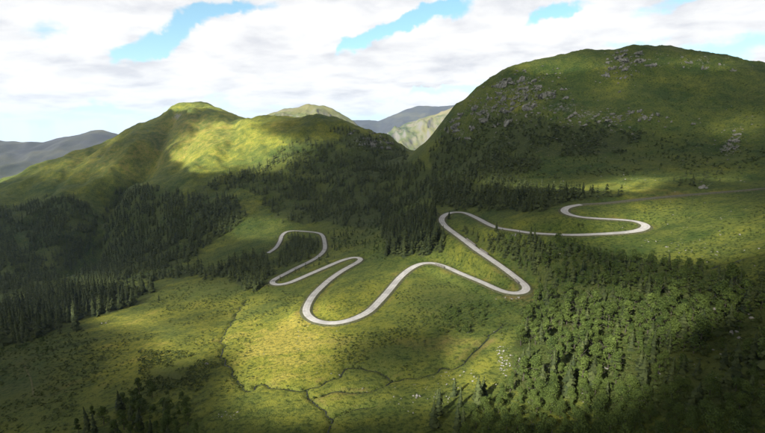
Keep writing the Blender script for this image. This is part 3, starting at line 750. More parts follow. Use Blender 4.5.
# ------------------------------------------------------------------ where things grow
def sample_zone(poly, ncand, spacing, taken=None, road_gap=6.0, wob=5.0, keep=1.0):
    p = np.array(poly, float)
    u = RNG.uniform(p[:, 0].min(), p[:, 0].max(), ncand); v = RNG.uniform(p[:, 1].min(), p[:, 1].max(), ncand)
    u0, v0 = u, v
    ok = inpoly(u, v, np.array(p) + 0) | True
    x, y, z, hitm = hit(u, v)
    su = np.hypot(x, y) * 0 + wob; n1_ = fbm(x, y, 60, 4, 95, .65); n2_ = fbm(x, y, 60, 4, 97, .65)
    stray = RNG.random(len(x)) < .05
    amp = np.where(stray, 3.0, 1.0) * wob
    hitm = hitm & inpoly(u + n1_ * amp * 2.4, v + n2_ * amp * 1.5, p)
    x, y, z, hitm = x[hitm], y[hitm], z[hitm], hitm[hitm]
    if not len(x): return np.zeros((0, 3))
    w_ = fbm(x, y, 48, 4, 93, .7)
    ok = w_ >= np.quantile(w_, 1 - keep)
    x, y, z = x[ok], y[ok], z[ok]
    cell = spacing; grid = {}; outp = []
    for xi, yi, zi in zip(x, y, z):
        s = spacing * random.uniform(.75, 1.35)
        cxi, cyi = int(xi // cell), int(yi // cell); bad = False
        for a in (-1, 0, 1):
            for b_ in (-1, 0, 1):
                for (q0, q1) in grid.get((cxi + a, cyi + b_), ()):
                    if (q0 - xi) ** 2 + (q1 - yi) ** 2 < s * s: bad = True; break
                if bad: break
            if bad: break
        if bad: continue
        grid.setdefault((cxi, cyi), []).append((xi, yi)); outp.append((xi, yi, zi))
    P = np.array(outp).reshape(-1, 3)
    if len(P):
        dmin = np.min(np.hypot(P[:, None, 0] - road[None, ::2, 0], P[:, None, 1] - road[None, ::2, 1]), 1)
        P = P[dmin > road_gap]
    return P
# polygons are outlines on the photograph's ground: (kind, outline, candidates, spacing, height range, label, group, road gap, keep)
Z = []
def zone(kind, poly, nc, sp, hr, label, group, gap=7.0, keep=1.0): Z.append((kind, poly, nc, sp, hr, label, group, gap, keep))
S_FAR = "dark spruce in the dense forest on the lower flank of the big grassy mountain"
zone('s', [(-15,212),(30,203),(62,197),(92,204),(98,225),(92,245),(70,272),(22,292),(-15,296)], 16000, 6.0, (9, 17), S_FAR, "spruces on the far mountain flank", 7, .66)
zone('s', [(118,188),(150,186),(178,190),(186,206),(188,226),(178,244),(186,262),(150,270),(104,290),(66,292),(88,268),(100,240),(106,210)], 16000, 6.0, (9, 17), S_FAR, "spruces on the far mountain flank", 7, .66)
zone('s', [(186,200),(205,196),(232,198),(246,208),(240,226),(214,240),(196,256),(184,262),(186,236),(196,222)], 2600, 8, (15, 23), S_FAR, "spruces on the far mountain flank", 7, .72)
zone('s', [(205,182),(240,170),(275,158),(300,150),(345,150),(380,156),(410,162),(438,172),(436,196),(405,208),(380,226),(352,228),(330,222),(300,224),(276,216),(262,198),(240,188),(220,196)], 18000, 5.8, (8, 15), "dark spruce in the broad forest below the saddle between the two hills", "spruces below the saddle", 9, .58)
zone('s', [(270,158),(285,145),(310,139),(340,142),(330,152),(290,158)], 900, 9, (9, 15), "dark spruce in the broad forest below the saddle between the two hills", "spruces below the saddle", 9, .6)
zone('s', [(186,195),(215,180),(262,160),(268,168),(240,184),(205,200)], 700, 10, (9, 15), "dark spruce in the broad forest below the saddle between the two hills", "spruces below the saddle", 9, .55)
zone('s', [(384,232),(396,222),(420,212),(438,214),(440,228),(447,240),(446,252),(424,256),(402,258),(386,256)], 2600, 5.0, (14, 20), "dark spruce in the tight stand beside the uppermost hairpin bend", "spruces beside the uppermost hairpin", 9)
zone('s', [(432,176),(470,172),(510,182),(560,192),(590,192),(622,196),(612,200),(575,200),(558,207),(530,212),(500,210),(478,208),(455,204),(436,206)], 4200, 5.6, (10, 17), "dark spruce in the wood on the terrace above the middle road", "spruces on the terrace above the road", 8, .85)
zone('s', [(456,228),(470,232),(490,238),(515,241),(545,246),(556,256),(548,272),(536,281),(522,272),(504,260),(486,248),(468,238)], 2800, 4.4, (7, 13), "dark spruce in the thicket between the two road legs of the long hairpin", "spruces between the road legs", 8)
zone('s', [(-15,308),(20,300),(60,292),(100,292),(138,286),(152,292),(150,300),(120,308),(80,322),(40,336),(-15,350)], 3600, 6.6, (13, 22), "spruce in the tree row along the edge of the lower meadow", "spruces along the lower meadow edge", 8, .85)
zone('s', [(22,292),(60,280),(110,280),(150,274),(200,268),(236,266),(250,272),(232,280),(190,276),(150,279),(100,290),(50,300)], 3200, 6.5, (12, 18), "dark spruce in the belt of wood bordering the valley pasture strip", "spruces bordering the pasture strip", 8, .8)
zone('s', [(228,262),(262,254),(276,262),(270,274),(262,288),(245,292),(236,282)], 700, 6.5, (10, 16), "dark spruce in the clump below the lowest hairpin bend", "spruces below the lowest hairpin", 8)
zone('s', [(288,238),(302,236),(318,240),(318,252),(302,260),(284,268),(276,264),(282,250)], 900, 6.0, (8, 13), "dark spruce inside the looping lowest road bend", "spruces inside the lowest road loop", 9)
zone('s', [(300,272),(325,262),(345,255),(362,250),(372,240),(352,232),(330,232),(328,250),(300,265)], 500, 8, (6, 10), "spruce on the bank above the lowest road leg", "small spruces above the lowest road leg", 8, .6)
zone('s', [(432,416),(442,400),(452,392),(466,382),(478,388),(490,398),(480,424),(455,440),(432,440)], 60, 6.5, (9, 14), "spruce standing apart on the bright rocky meadow below the wood", "slender spruces on the bright meadow")
zone('s', [(530,246),(560,244),(600,256),(650,262),(710,272),(765,284),(765,300),(700,296),(640,296),(590,300),(548,296),(530,270)], 900, 5.5, (6, 12), "dark spruce in the belt under the middle road beside the thicket", "spruces in the belt under the middle road", 9, .6)
zone('s', [(520,330),(560,300),(640,300),(765,290),(765,420),(620,410),(520,390)], 420, 7, (7, 16), "dark spruce rising among the leafy trees of the dense lower wood", "spruces among the leafy lower wood", 8, .8)
zone('s', [(520,110),(560,124),(600,128),(640,136),(625,150),(590,156),(545,156),(500,150),(470,140),(470,120)], 1600, 8, (5, 10), "stunted dark conifer on the steep rocky hillside", "stunted conifers on the rocky hillside", 8, .62)
zone('s', [(430,152),(445,130),(465,140),(500,152),(540,160),(540,172),(500,178),(460,170),(432,172)], 2600, 7.0, (9, 15), "stunted dark conifer on the steep rocky hillside", "stunted conifers on the rocky hillside", 8, .8)
zone('s', [(672,182),(690,174),(720,172),(728,180),(700,187),(680,189)], 160, 7, (5, 9), "dark conifer in the small group beside the pale roadside boulder", "conifers beside the pale roadside boulder", 8)
zone('s', [(330,128),(350,128),(380,142),(405,152),(408,160),(380,158),(345,148)], 900, 8, (10, 16), "dark spruce in the broad forest below the saddle between the two hills", "spruces below the saddle", 8, .6)
# leafy trees
L_WOOD = "bushy green tree in the dense wood on the slope below the long hairpin"
zone('l', [(508,394),(510,360),(520,325),(540,300),(575,296),(600,312),(640,300),(690,292),(780,285),(780,372),(700,376),(620,386),(560,392)], 6000, 4.5, (3.5, 16), L_WOOD, "trees of the dense lower wood", 8, .62)
L_ROUND = "round green tree in the packed lower end of the dense wood"
zone('l', [(508,398),(560,394),(620,388),(700,378),(780,374),(780,446),(500,446)], 3600, 4.4, (4, 9.5), L_ROUND, "round trees packed at the wood's lower end", 8, .82)
zone('l', [(455,440),(486,406),(500,392),(512,400),(512,440)], 300, 5.0, (5, 8.5), "round bright green tree at the sunlit tip of the dense wood", "trees at the sunlit tip of the wood", 8)
zone('l', [(540,250),(575,246),(620,258),(664,262),(705,272),(700,288),(640,290),(600,290),(560,284),(545,270)], 3200, 4.6, (5, 10), "bushy tree in the loose thicket under the middle road", "trees of the thicket under the middle road", 9, .85)
zone('l', [(430,318),(452,306),(478,302),(492,310),(484,326),(470,338),(450,342),(436,332)], 160, 5.2, (3.5, 6), "feathery bush in the thicket on the meadow inside the long bend", "bushes inside the long bend", 8, .9)
zone('l', [(74,440),(78,418),(100,410),(118,405),(130,392),(150,396),(168,410),(188,420),(200,440)], 110, 6.0, (7, 12), "rounded tree in the row at the dark foot of the lower meadow", "trees at the foot of the lower meadow")
zone('s', [(70,440),(80,420),(130,410),(190,425),(205,440)], 26, 7, (9, 13), "dark spruce among the rounded trees at the foot of the lower meadow", "spruces at the foot of the lower meadow")
zone('l', [(118,402),(150,392),(178,398),(196,412),(190,432),(150,440),(120,430)], 160, 5.0, (4, 8), "dark bush in the thicket among the trees at the meadow's foot", "bushes at the meadow's foot")
zone('s', [(284,282),(300,274),(318,266),(336,260),(332,257),(312,263),(296,270),(280,278)], 260, 5, (4, 7), "small dark spruce between the two closest legs of the lowest hairpin", "small spruces between the closest road legs", 4.6, .7)
zone('l', [(330,240),(360,222),(385,228),(384,256),(366,250),(340,252)], 500, 7, (3.5, 6), "leafy bush on the open slope above the lowest road leg", "bushes above the lowest road leg", 9, .7)
zone('l', [(-10,350),(20,345),(60,336),(70,345),(30,362),(-10,372)], 120, 8, (4, 8), "leafy bush beside the thin footpath", "bushes beside the footpath", 7, .7)
zone('l', [(520,108),(570,118),(640,128),(700,150),(720,170),(650,170),(560,158),(500,150)], 900, 8, (3, 6), "dark bush on the steep green hillside", "bushes on the green hillside", 8, .6)

dens = np.zeros(GX.shape)          # darker ground under the woods
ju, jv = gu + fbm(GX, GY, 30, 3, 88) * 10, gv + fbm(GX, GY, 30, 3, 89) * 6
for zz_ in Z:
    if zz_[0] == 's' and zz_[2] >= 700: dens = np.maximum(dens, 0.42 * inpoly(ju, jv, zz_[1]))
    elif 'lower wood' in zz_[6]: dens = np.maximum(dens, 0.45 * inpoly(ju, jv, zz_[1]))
me_terrain.attributes["heath_shade"].data.foreach_set("value", (heath_shade + dens).astype(np.float32).ravel())
spruces = []; leafies = []
for kind, poly, nc, sp, hr, lab, grp, gap, keep in Z:
    P = sample_zone(poly, nc, sp, road_gap=gap, keep=keep)
    for x, y, z in P:
        h_ = random.triangular(hr[0] * .8, hr[1] * 1.08, hr[0] * .5 + hr[1] * .5)
        if random.random() < .18: h_ *= random.uniform(.4, .75)
        (spruces if kind == 's' else leafies).append([x, y, z, h_, lab, grp])
# single trees one can point to
for u, v, h_, lab in [(449, 219, 9, "lone dark spruce standing inside the uppermost hairpin bend"), (496, 231, 9, "lone dark spruce at the road edge below the terrace wood"),
                      (430, 392, 0, ""), (159, 301, 8, "solitary spruce beyond the end of the meadow tree row")]:
    if h_:
        x, y, z, _ = hit(np.array([u]), np.array([v])); spruces.append([x[0], y[0], z[0], h_, lab, None])
# the two bushes on the grass tongue of the short hairpin
for u, v in ((578, 227.0), (582, 227.4)):
    x, y, z, _ = hit(np.array([u]), np.array([v])); leafies.append([x[0], y[0], z[0], 3.2, "small dark bush on the grass tongue inside the short upper hairpin", "bushes on the grass tongue"])
print("spruces", len(spruces), "leafy", len(leafies))

def split(trees, nmax):
    x, y, z, h_ = np.array([t[:4] for t in trees]).T
    u, v, d = project(x, y, z + CAM_Z + h_ * .5)
    vis = (u > 2) & (u < 763) & (v > 2) & (v < 432)
    size = np.where(vis, h_ / d, 0)
    size = size + np.array([9 if t[5] is None or t[5] == "bushes on the grass tongue" else 0 for t in trees])
    order = np.argsort(-size); big_ = [i for i in order[:nmax] if vis[i]]; bs = set(big_)
    return [trees[i] for i in big_], [t for i, t in enumerate(trees) if i not in bs]
NARROW = ("trees of the dense lower wood", "trees of the thicket under the middle road", "trees at the foot of the lower meadow")
def plant(trees, name, crowns, trunks, cat, widths):
    size_of = {}; wq = np.quantile(np.outer(widths, np.linspace(.88, 1.15, 9)), [.33, .67])
    for t in trees:
        if t[5]: lo_, hi_ = size_of.get(t[5], (1e9, 0)); size_of[t[5]] = (min(lo_, t[3]), max(hi_, t[3]))
    cnt = {g: sum(t[5] == g for t in trees) for g in size_of}; size_of = {g: v for g, v in size_of.items() if cnt[g] > 4}
    for (x, y, z, h_, lab, grp) in trees:
        e = bpy.data.objects.new(name, None); COL.objects.link(e); e.empty_display_size = 1
        e.location = (x, y, z + CAM_Z); e.rotation_euler = (random.gauss(0, .03), random.gauss(0, .03), random.uniform(0, 6.28))
        wd = h_ * random.uniform(.88, 1.15); e.scale = (wd, wd, h_)
        ci = random.randrange(len(crowns)) if len(crowns) == 6 else random.randrange(4) + (0 if grp in NARROW else 4)
        if grp and grp in size_of:
            lo_, hi_ = size_of[grp]; f = (h_ - lo_) / (hi_ - lo_ + 1e-6)
            sz = "low" if f < .3 else ("middling" if f < .68 else "tall"); w_ = widths[ci] * wd / h_
            fm = "slim" if w_ < wq[0] else ("broad" if w_ > wq[1] else "even")
            dr = float(np.min(np.hypot(road[:, 0] - x, road[:, 1] - y)))
            where = ", near the road" if dr < 20 and len(lab.split()) <= 10 else ""
            tag(e, f"{sz} {fm}-crowned " + " ".join(lab.split()) + where, cat, f"{grp}, {sz} {fm}-crowned" + where)
        else: tag(e, lab, cat, grp)
        link("trunk", random.choice(trunks), e); link("crown", crowns[ci], e)
def joined(name, trees, protos, mat, label, sink=0.0, wide=(.85, 1.2)):
    parts = []
    for (x, y, z, h_, *_r) in trees:
        q = random.choice(protos); a = random.uniform(0, 6.28); c_, s_ = math.cos(a), math.sin(a); wd = h_ * random.uniform(*wide)
        Rm = np.array([[c_ * wd, -s_ * wd, 0], [s_ * wd, c_ * wd, 0], [0, 0, h_]])
        parts.append(q.reshape(-1, 3) @ Rm.T + np.array([x, y, z + CAM_Z - sink]))
    return tag(link(name, quads_mesh(name, np.vstack(parts), mat)), label, kind="stuff")
near_s, far_s = split(spruces, 300)
near_l, far_l = split(leafies, 300)
plant(near_s, "spruce_tree", spruce_me, spruce_tr, "tree", [.23, .26, .20, .29, .24, .18])
plant(near_l, "leafy_tree", leafy_me, leafy_tr, "tree", LEAFY_W)
joined("spruce_forest", far_s, SPRUCE_LO, m_spruce, "mass of dark spruces covering the slopes and valley sides")
mid_l = [t for t in far_l if math.hypot(t[0], t[1]) < 330]; rest_l = [t for t in far_l if math.hypot(t[0], t[1]) >= 330]
mid_q = [q[::2] * 1.0 for q in LEAFY_HI]
parts = []
joined("leafy_wood", far_l, [leafy_crown(rg, 8, 60, .036, wd) for wd in (.34, .28, .24, .40)], m_leaf, "mass of bushy green trees filling the slope below the road")

# ------------------------------------------------------------------ dwarf shrubs: nobody could count them
sh = []
for poly, nc, sp, hr, keep in [
    ([(60,345),(140,330),(200,318),(250,330),(255,380),(215,400),(150,400),(100,390)], 3600, 2.2, (.5, 1.3), .40),
    ([(140,352),(190,350),(215,366),(200,392),(150,392),(136,375)], 2400, 1.7, (.8, 1.9), .8),
    ([(330,335),(400,325),(430,345),(420,372),(360,370),(330,360)], 2200, 2.0, (.6, 1.5), .62),
    ([(395,295),(430,280),(480,292),(500,310),(470,330),(430,345),(395,320)], 2200, 2.2, (.6, 1.5), .66),
    ([(230,272),(280,285),(305,300),(300,330),(240,325),(200,310),(150,310),(160,292)], 3200, 2.4, (.6, 1.6), .62),
    ([(320,300),(340,285),(360,280),(385,280),(360,310),(325,316)], 700, 2.2, (.4, 1.0), .65),
    ([(230,330),(330,330),(420,380),(500,385),(470,440),(220,440)], 3000, 2.1, (.2, .6), .42),
    ([(640,205),(770,200),(770,285),(700,275),(640,250),(600,245)], 3000, 2.6, (.4, 1.3), .55),
    ([(500,70),(600,60),(760,70),(760,150),(640,130),(480,120)], 2600, 5.5, (.8, 2.0), .6),
    ([(150,300),(300,300),(320,330),(230,345),(120,345),(90,330)], 2600, 2.1, (.2, .6), .38),
    ([(-10,340),(80,330),(110,350),(80,400),(60,440),(-10,440)], 2600, 2.2, (.6, 1.9), .75),
    ([(460,228),(520,240),(480,262),(450,238)], 0, 3, (1, 2), 1),
    ([(450,240),(480,255),(515,282),(500,285),(440,262)], 500, 3.0, (.5, 1.4), .55),
    ([(500,300),(540,296),(530,330),(505,352),(495,340)], 500, 2.5, (.6, 1.6), .8),
    ([(520,300),(765,275),(765,440),(510,440)], 4200, 2.8, (.8, 2.6), 1),
    ([(480,130),(600,120),(700,140),(765,150),(765,180),(640,178),(520,176),(440,176)], 2600, 6, (.8, 2.0), .6),
    ([(480,80),(560,72),(570,110),(520,122),(465,135),(450,125)], 1800, 5.0, (1.0, 3.0), .6),
    ([(485,118),(540,124),(600,122),(645,134),(630,152),(560,158),(500,152),(465,146)], 3400, 4.2, (2.2, 5.0), .6),
    ([(440,150),(500,155),(560,165),(640,170),(620,178),(520,180),(440,178)], 1400, 5, (1.5, 3.5), .6),
    ([(650,140),(765,150),(765,172),(680,172)], 700, 6, (1.5, 3.5), .52),
    ([(345,126),(400,146),(410,158),(380,158),(345,146)], 600, 7, (2, 5), .8),
    ([(110,195),(100,250),(60,290),(150,280),(230,240),(280,215),(250,190)], 1500, 7, (1.0, 2.6), .75),
    ([(330,215),(390,205),(440,205),(385,262),(340,255)], 1300, 4.0, (.8, 2.2), .8),
    ([(150,292),(235,276),(260,292),(235,312),(180,330),(140,320)], 900, 3.2, (.5, 1.4), .6)]:
    if nc:
        for x, y, z in sample_zone(poly, nc, sp, road_gap=5.5, keep=keep): sh.append((x, y, z, random.uniform(*hr)))
for P in streams[:4]:                    # thick growth along the brooks
    for k in range(0, len(P), 2):
        if random.random() < .75:
            a = random.choice((-1, 1)) * random.uniform(.6, 2.4); x, y = P[k] + np.array([random.gauss(0, .6) + a * .5, random.gauss(0, .6) + a * .6])
            sh.append((x, y, float(ground(x, y)), random.uniform(.4, 1.4)))
print("shrubs", len(sh))
joined("dwarf_shrubs", sh, SHRUB, m_shrub, "low dark dwarf shrubs dotted over the meadows", wide=(.9, 1.5))

# ------------------------------------------------------------------ boulders
import bmesh
m_rock, nt, b = new_mat("pale_boulder")
co = coords(nt); oi = nt.nodes.new('ShaderNodeObjectInfo')
c = ramp(nt, noise(nt, 1.6, 6, 0.7, co), [(0.3, (0.10, 0.10, 0.088)), (0.6, (0.23, 0.226, 0.208)), (0.75, (0.34, 0.332, 0.312))])
c = mixc(nt, math_node(nt, 'MULTIPLY', oi.outputs['Random'], 0.5), c, (0.15, 0.15, 0.125))
nt.links.new(c, b.inputs['Base Color']); bump(nt, b, noise(nt, 4.0, 5, 0.7, co), 0.5, 0.2)
def rock_mesh(rg):
    bm = bmesh.new()
    for _ in range(17):
        d = rg.normal(0, 1, 3); d /= np.linalg.norm(d); d *= np.array([1, .8, .62]) * rg.uniform(.8, 1.1)
        bm.verts.new(d)
    bmesh.ops.convex_hull(bm, input=bm.verts[:])
    loose = [v for v in bm.verts if not v.link_faces]
    bmesh.ops.delete(bm, geom=loose, context='VERTS')
    bmesh.ops.bevel(bm, geom=bm.edges[:], offset=.07, segments=1, affect='EDGES')
    me = bpy.data.meshes.new("boulder"); bm.to_mesh(me); bm.free(); me.materials.append(m_rock); return me
rocks_me = [rock_mesh(rg) for _ in range(7)]
def boulders(u0, v0, su, sv, n_, smin, smax, label, group):
    u = RNG.normal(u0, su, n_); v = RNG.normal(v0, sv, n_)
    ok = (u > 2) & (u < 763) & (v > 48) & (v < 431); u, v = u[ok], v[ok]
    if not len(u): return
    x, y, z, hm_ = hit(u, v)
    for xi, yi, zi, k in zip(x, y, z, hm_):
        if not k or yi > 1150: continue
        if np.min(np.hypot(road[:, 0] - xi, road[:, 1] - yi)) < 5.8: continue
        s = smin + (smax - smin) * random.random() ** 1.8
        o = link("boulder", random.choice(rocks_me), None, (xi, yi, zi + CAM_Z + s * .18))
        o.rotation_euler = (random.gauss(0, .3), random.gauss(0, .3), random.uniform(0, 6.28)); o.scale = (s * random.uniform(.8, 1.25), s, s * random.uniform(.75, 1.15))
        tag(o, label, "boulder", group)
R_SH = ("grey boulder in the rocky shoulder of the steep dark green hill", "boulders of the rocky shoulder")
# crags: leaning, cracked blocks grown together, half sunk in the slope
def crag_mesh(rg):
    bm = bmesh.new()
    for k in range(9):
        c0 = np.array([np.clip(rg.normal(0, .6), -.95, .95), np.clip(rg.normal(0, .35), -.5, .5), rg.uniform(-.2, .2)]) if k else np.array([0, 0, -.25]); sc = np.array([1.15, .7, .4]) if k == 0 else np.array([rg.uniform(.25, .6), rg.uniform(.25, .5), rg.uniform(.35, 1.0)]); tl = rg.normal(0, .25, 2)
        vs = []
        for _ in range(13):
            d = rg.normal(0, 1, 3); d = d / np.abs(d).max() * rg.uniform(.75, 1.0) if rg.random() < .6 else d / np.linalg.norm(d)
            p = d * sc; p[0] += p[2] * tl[0]; p[1] += p[2] * tl[1]; vs.append(bm.verts.new(p + c0))
        r_ = bmesh.ops.convex_hull(bm, input=vs)
        bmesh.ops.delete(bm, geom=[v for v in vs if v.is_valid and not v.link_faces], context='VERTS')
    me = bpy.data.meshes.new("rock_outcrop"); bm.to_mesh(me); bm.free(); me.materials.append(m_crag); return me
m_crag, nt, b = new_mat("lichen_grey_crag")
co = coords(nt); oi = nt.nodes.new('ShaderNodeObjectInfo')
c = ramp(nt, noise(nt, 2.2, 7, 0.72, co), [(0.32, (0.075, 0.078, 0.062)), (0.55, (0.20, 0.198, 0.18)), (0.72, (0.34, 0.335, 0.31))])
geo = nt.nodes.new('ShaderNodeNewGeometry'); sg = nt.nodes.new('ShaderNodeSeparateXYZ'); nt.links.new(geo.outputs['Normal'], sg.inputs[0])
c = mixc(nt, ramp(nt, math_node(nt, 'ADD', sg.outputs[2], math_node(nt, 'MULTIPLY', math_node(nt, 'SUBTRACT', noise(nt, 1.1, 5, 0.6, co), 0.5), 0.9)), [(0.72, (0, 0, 0)), (0.92, (0.9, 0.9, 0.9))]), c, (0.050, 0.072, 0.018))   # grass on the ledges
nt.links.new(c, b.inputs['Base Color']); bump(nt, b, noise(nt, 3.0, 6, 0.75, co), 0.8, 0.25)
crags_me = [crag_mesh(rg) for _ in range(8)]
def crags(u0, v0, su, sv, n_, smin, smax, label, group):
    u = RNG.normal(u0, su, n_); v = RNG.normal(v0, sv, n_); x, y, z, ok = hit(u, v)
    for xi, yi, zi, k in zip(x, y, z, ok):
        if not k or yi > 1260: continue
        s = smin + (smax - smin) * random.random() ** 1.6
        o = link("rock_outcrop", random.choice(crags_me), None, (xi, yi, zi + CAM_Z)); o.rotation_euler = (random.gauss(0, .15), random.gauss(0, .15), random.gauss(0, .7))
        o.scale = (s * random.uniform(.9, 1.5), s, s * random.uniform(.7, 1.15)); tag(o, label, "rock", group)
crags(522, 94, 22, 11, 34, 3.0, 9.0, "jagged grey crag on the rocky shoulder of the steep dark green hill", "crags of the rocky shoulder")
crags(490, 110, 15, 12, 20, 3.0, 8.0, "jagged grey crag on the rocky shoulder of the steep dark green hill", "crags of the rocky shoulder")
crags(458, 128, 9, 9, 10, 3.0, 6.5, "grey crag on the hill's steep edge dropping into the gap", "crags at the steep edge")
crags(628, 62, 11, 7, 16, 2.5, 7.0, "grey crag in the rock knoll crowning the hill", "crags of the summit knoll")
crags(612, 116, 34, 5, 12, 2.0, 5.0, "low grey crag in the rock band across the hillside's middle", "crags across the hillside")
crags(720, 64, 24, 4, 8, 1.8, 4.0, "low grey crag along the grassy hill's long back", "crags along the hill's back")
crags(738, 137, 7, 6, 5, 2.0, 4.5, "grey crag near the small scree heap", "crags near the scree heap")
crags(372, 138, 16, 6, 16, 4.0, 10.0, "dark crag on the rugged ridge falling to the saddle", "crags of the rugged ridge")
R_TOP = ("grey boulder in the rock band under the rounded hilltop", "boulders under the hilltop")
R_MID = ("grey boulder in the broken band of rocks across the hillside's middle", "boulders across the hillside")
R_PL = ("pale boulder scattered on the flat pasture below the straight road", "boulders on the flat pasture")
R_WD = ("pale boulder in a gap of the dense leafy wood", "boulders in the leafy wood")
R_ED = ("pale boulder in the rock spill at the edge of the dense wood", "boulders at the wood's edge")
R_ME = ("small pale stone on the sunlit meadow near the brook", "stones on the sunlit meadow")
boulders(522, 96, 24, 14, 40, 1.4, 4.0, *R_SH); boulders(492, 110, 18, 13, 20, 1.4, 4.0, *R_SH); boulders(540, 88, 12, 6, 12, 1.2, 3.6, *R_SH)
boulders(622, 66, 10, 8, 26, 1.5, 5.5, *R_TOP); boulders(690, 60, 26, 3, 10, 1.0, 2.6, *R_TOP)
boulders(600, 119, 34, 5, 30, 1.6, 5.0, *R_MID); boulders(565, 140, 40, 10, 12, .8, 2.0, *R_MID)
boulders(738, 135, 8, 8, 12, 1.0, 3.0, *R_MID)
boulders(700, 230, 36, 16, 12, .5, 1.2, *R_PL); boulders(735, 255, 20, 12, 6, .5, 1.2, *R_PL)
boulders(735, 318, 18, 14, 9, .8, 1.8, *R_WD); boulders(548, 371, 6, 4, 6, .8, 1.6, *R_WD); boulders(585, 391, 5, 3, 4, .7, 1.4, *R_WD); boulders(640, 355, 60, 25, 10, .7, 1.4, *R_WD); boulders(530, 400, 8, 6, 6, .6, 1.2, *R_WD)
boulders(504, 362, 4, 10, 16, .4, 1.0, *R_ED); boulders(468, 378, 12, 6, 10, .35, .8, *R_ED)
boulders(412, 398, 10, 7, 9, .4, 1.0, *R_ME); boulders(445, 385, 16, 12, 8, .3, .7, *R_ME); boulders(300, 338, 22, 7, 8, .3, .6, *R_ME); boulders(330, 388, 30, 12, 6, .3, .6, *R_ME)
boulders(207, 363, 1.5, 1, 2, .8, 1.2, "pale boulder among the dark shrubs beside the brook", "boulders among the shrubs")
boulders(228, 417, 6, 2.5, 5, .35, .7, "grey stone in the small stony patch at the meadow's lower rim", "stones of the stony patch")
boulders(512, 298, 8, 1.5, 12, .5, 1.1, "pale stone tipped below the outside of the long hairpin", "stones below the long hairpin")
boulders(516, 236, 2, .8, 3, .8, 1.4, "pale boulder under the bank of the middle road", "boulders under the road bank")
boulders(107, 322, 3, 1, 4, .8, 1.6, "pale boulder at the upper corner of the lower meadow", "boulders at the meadow corner")
boulders(703, 187.5, 4, 1.2, 5, 1.2, 3.2, "big pale boulder on the slope directly above the straight road", "boulders above the straight road")
boulders(727, 148, 4, 2, 9, 1.5, 3.6, "pale block in the small scree heap on the hillside", "blocks of the scree heap")
boulders(640, 178, 40, 7, 10, .6, 1.5, "pale stone on the grass bank above the straight road", "stones on the grass bank")

def rock_tris(me):
    me.calc_loop_triangles(); co = np.array([v.co[:] for v in me.vertices]); return co[np.array([t.vertices[:] for t in me.loop_triangles])].reshape(-1, 3)
RT = [rock_tris(m) for m in rocks_me[:4]]; parts = []
for u0, v0, su, sv, n_, smin, smax in [(520, 97, 28, 15, 260, .7, 3.0), (490, 114, 22, 16, 150, .7, 2.8), (455, 132, 10, 10, 60, .6, 2.0), (622, 66, 12, 9, 90, .8, 3.0), (600, 119, 44, 7, 100, .7, 2.6), (690, 62, 40, 4, 70, .5, 1.6), (570, 140, 60, 18, 120, .5, 1.4), (738, 138, 10, 10, 60, .6, 1.8), (700, 160, 50, 14, 60, .4, 1.0), (727, 149, 5, 2.5, 60, .5, 1.6), (690, 235, 45, 22, 60, .25, .7), (504, 362, 4, 11, 60, .2, .6), (430, 390, 35, 16, 60, .15, .45), (640, 350, 70, 40, 60, .3, .8), (300, 340, 40, 14, 40, .15, .4), (372, 140, 16, 6, 80, .8, 2.2), (228, 417, 7, 3, 16, .15, .4)]:
    u = RNG.normal(u0, su, n_); v = RNG.normal(v0, sv, n_); x, y, z, ok = hit(u, v)
    for xi, yi, zi, k in zip(x, y, z, ok):
        if not k or yi > 1230 or np.min(np.hypot(road[::2, 0] - xi, road[::2, 1] - yi)) < 6: continue
        s_ = smin + (smax - smin) * random.random() ** 2; a = random.uniform(0, 6.28); c_, d_ = math.cos(a), math.sin(a)
        parts.append(random.choice(RT) @ (s_ * np.array([[c_, d_, 0], [-d_, c_, 0], [0, 0, random.uniform(.7, 1.3)]])) + np.array([xi, yi, zi + CAM_Z + s_ * .12]))
V = np.vstack(parts)
tag(link("scattered_stones", mesh_np("scattered_stones", V, np.arange(len(V)).reshape(-1, 3), m_rock)), "countless small grey stones strewn over hillside and meadow", kind="stuff")

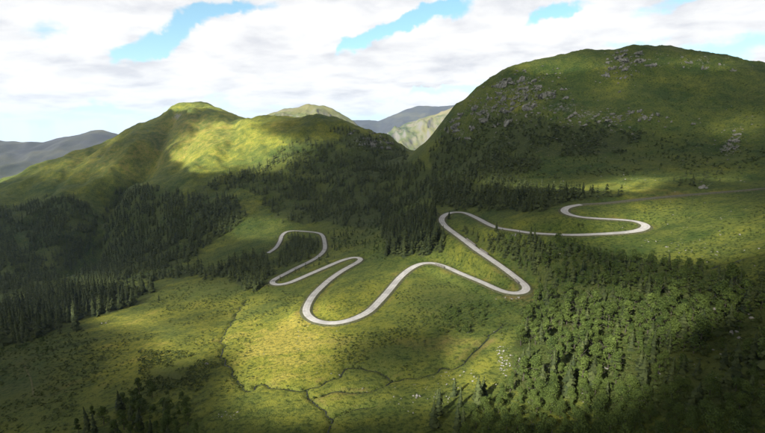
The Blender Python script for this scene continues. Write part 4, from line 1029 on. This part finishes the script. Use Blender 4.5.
# ------------------------------------------------------------------ low stone guard walls on the road's edge
def guard_wall(ua, va, ub, vb, side, label, hgt=1.1):
    xa, ya, _z, _ = hit(np.array([ua, ub]), np.array([va, vb]))
    i0 = int(np.argmin(np.hypot(road[:, 0] - xa[0], road[:, 1] - ya[0]))); i1 = int(np.argmin(np.hypot(road[:, 0] - xa[1], road[:, 1] - ya[1])))
    if i1 < i0: i0, i1 = i1, i0
    ix = np.arange(i0, i1 + 1); e = bpy.data.objects.new("guard_wall", None); COL.objects.link(e)
    mid_ = road[(i0 + i1) // 2]; e.location = (mid_[0], mid_[1], mid_[2] + CAM_Z); tag(e, label, "wall", "stone walls at the road edge")
    base = e.location
    def sweep(nm, o0, o1, z0, z1, mat):
        V = []
        for o, z in ((o0, z0), (o1, z0), (o1, z1), (o0, z1)):
            ho = side * (road_half[ix] + o)
            V.append(np.c_[road[ix, 0] + nrm[ix, 0] * ho - base[0], road[ix, 1] + nrm[ix, 1] * ho - base[1], road[ix, 2] + CAM_Z + z - base[2]])
        V = np.stack(V, 1).reshape(-1, 3); Fq = []
        for k in range(len(ix) - 1):
            for a in range(4): Fq.append([k*4+a, k*4+(a+1)%4, (k+1)*4+(a+1)%4, (k+1)*4+a])
        Fq.append([0, 1, 2, 3]); m = (len(ix)-1)*4; Fq.append([m+3, m+2, m+1, m])
        return link(nm, mesh_np(nm, V, Fq, mat), e)
    sweep("masonry", .15, .75, -.9, hgt, m_wall); sweep("coping", .05, .85, hgt + .004, hgt + .16, m_coping)
m_coping, nt, b = new_mat("wall_coping"); b.inputs['Base Color'].default_value = (0.15, 0.145, 0.135, 1)
for a in [(465,240.5,473,247), (477.5,250.5,485,255.5)]:
    guard_wall(*a, 1, "low dark stone wall on the edge of the steep straight road leg")
guard_wall(519, 280, 524, 284, -1, "short dark stone wall where the steep leg enters the long hairpin")
guard_wall(440, 264.5, 448, 268, 1, "low dark stone wall after the crest of the wide middle bend")

# ------------------------------------------------------------------ haze
m_haze = bpy.data.materials.new("valley_haze"); m_haze.use_nodes = True
hn = m_haze.node_tree; hn.nodes.clear(); ho_ = hn.nodes.new('ShaderNodeOutputMaterial')
hv = N(hn, 'ShaderNodeVolumePrincipled', inp={'Color': (0.50, 0.70, 1.0, 1), 'Density': 2.6e-5, 'Anisotropy': 0.1})
hn.links.new(hv.outputs[0], ho_.inputs['Volume'])
bx = 27000.0; z0, z1 = CAM_Z + min(MINZ) - 1.0, CAM_Z + max(max(MAXZ) + 4.0, 200.0)
print('haze', min(MINZ), max(MAXZ))
V = [(-bx, -bx, z0), (bx, -bx, z0), (bx, bx, z0), (-bx, bx, z0), (-bx, -bx, z1), (bx, -bx, z1), (bx, bx, z1), (-bx, bx, z1)]
me = bpy.data.meshes.new("haze"); me.from_pydata(V, [], [(0, 3, 2, 1), (4, 5, 6, 7), (0, 1, 5, 4), (1, 2, 6, 5), (2, 3, 7, 6), (3, 0, 4, 7)])
me.materials.append(m_haze)
tag(link("haze", me), "thin pale blue mountain haze filling the valley air", kind="stuff")
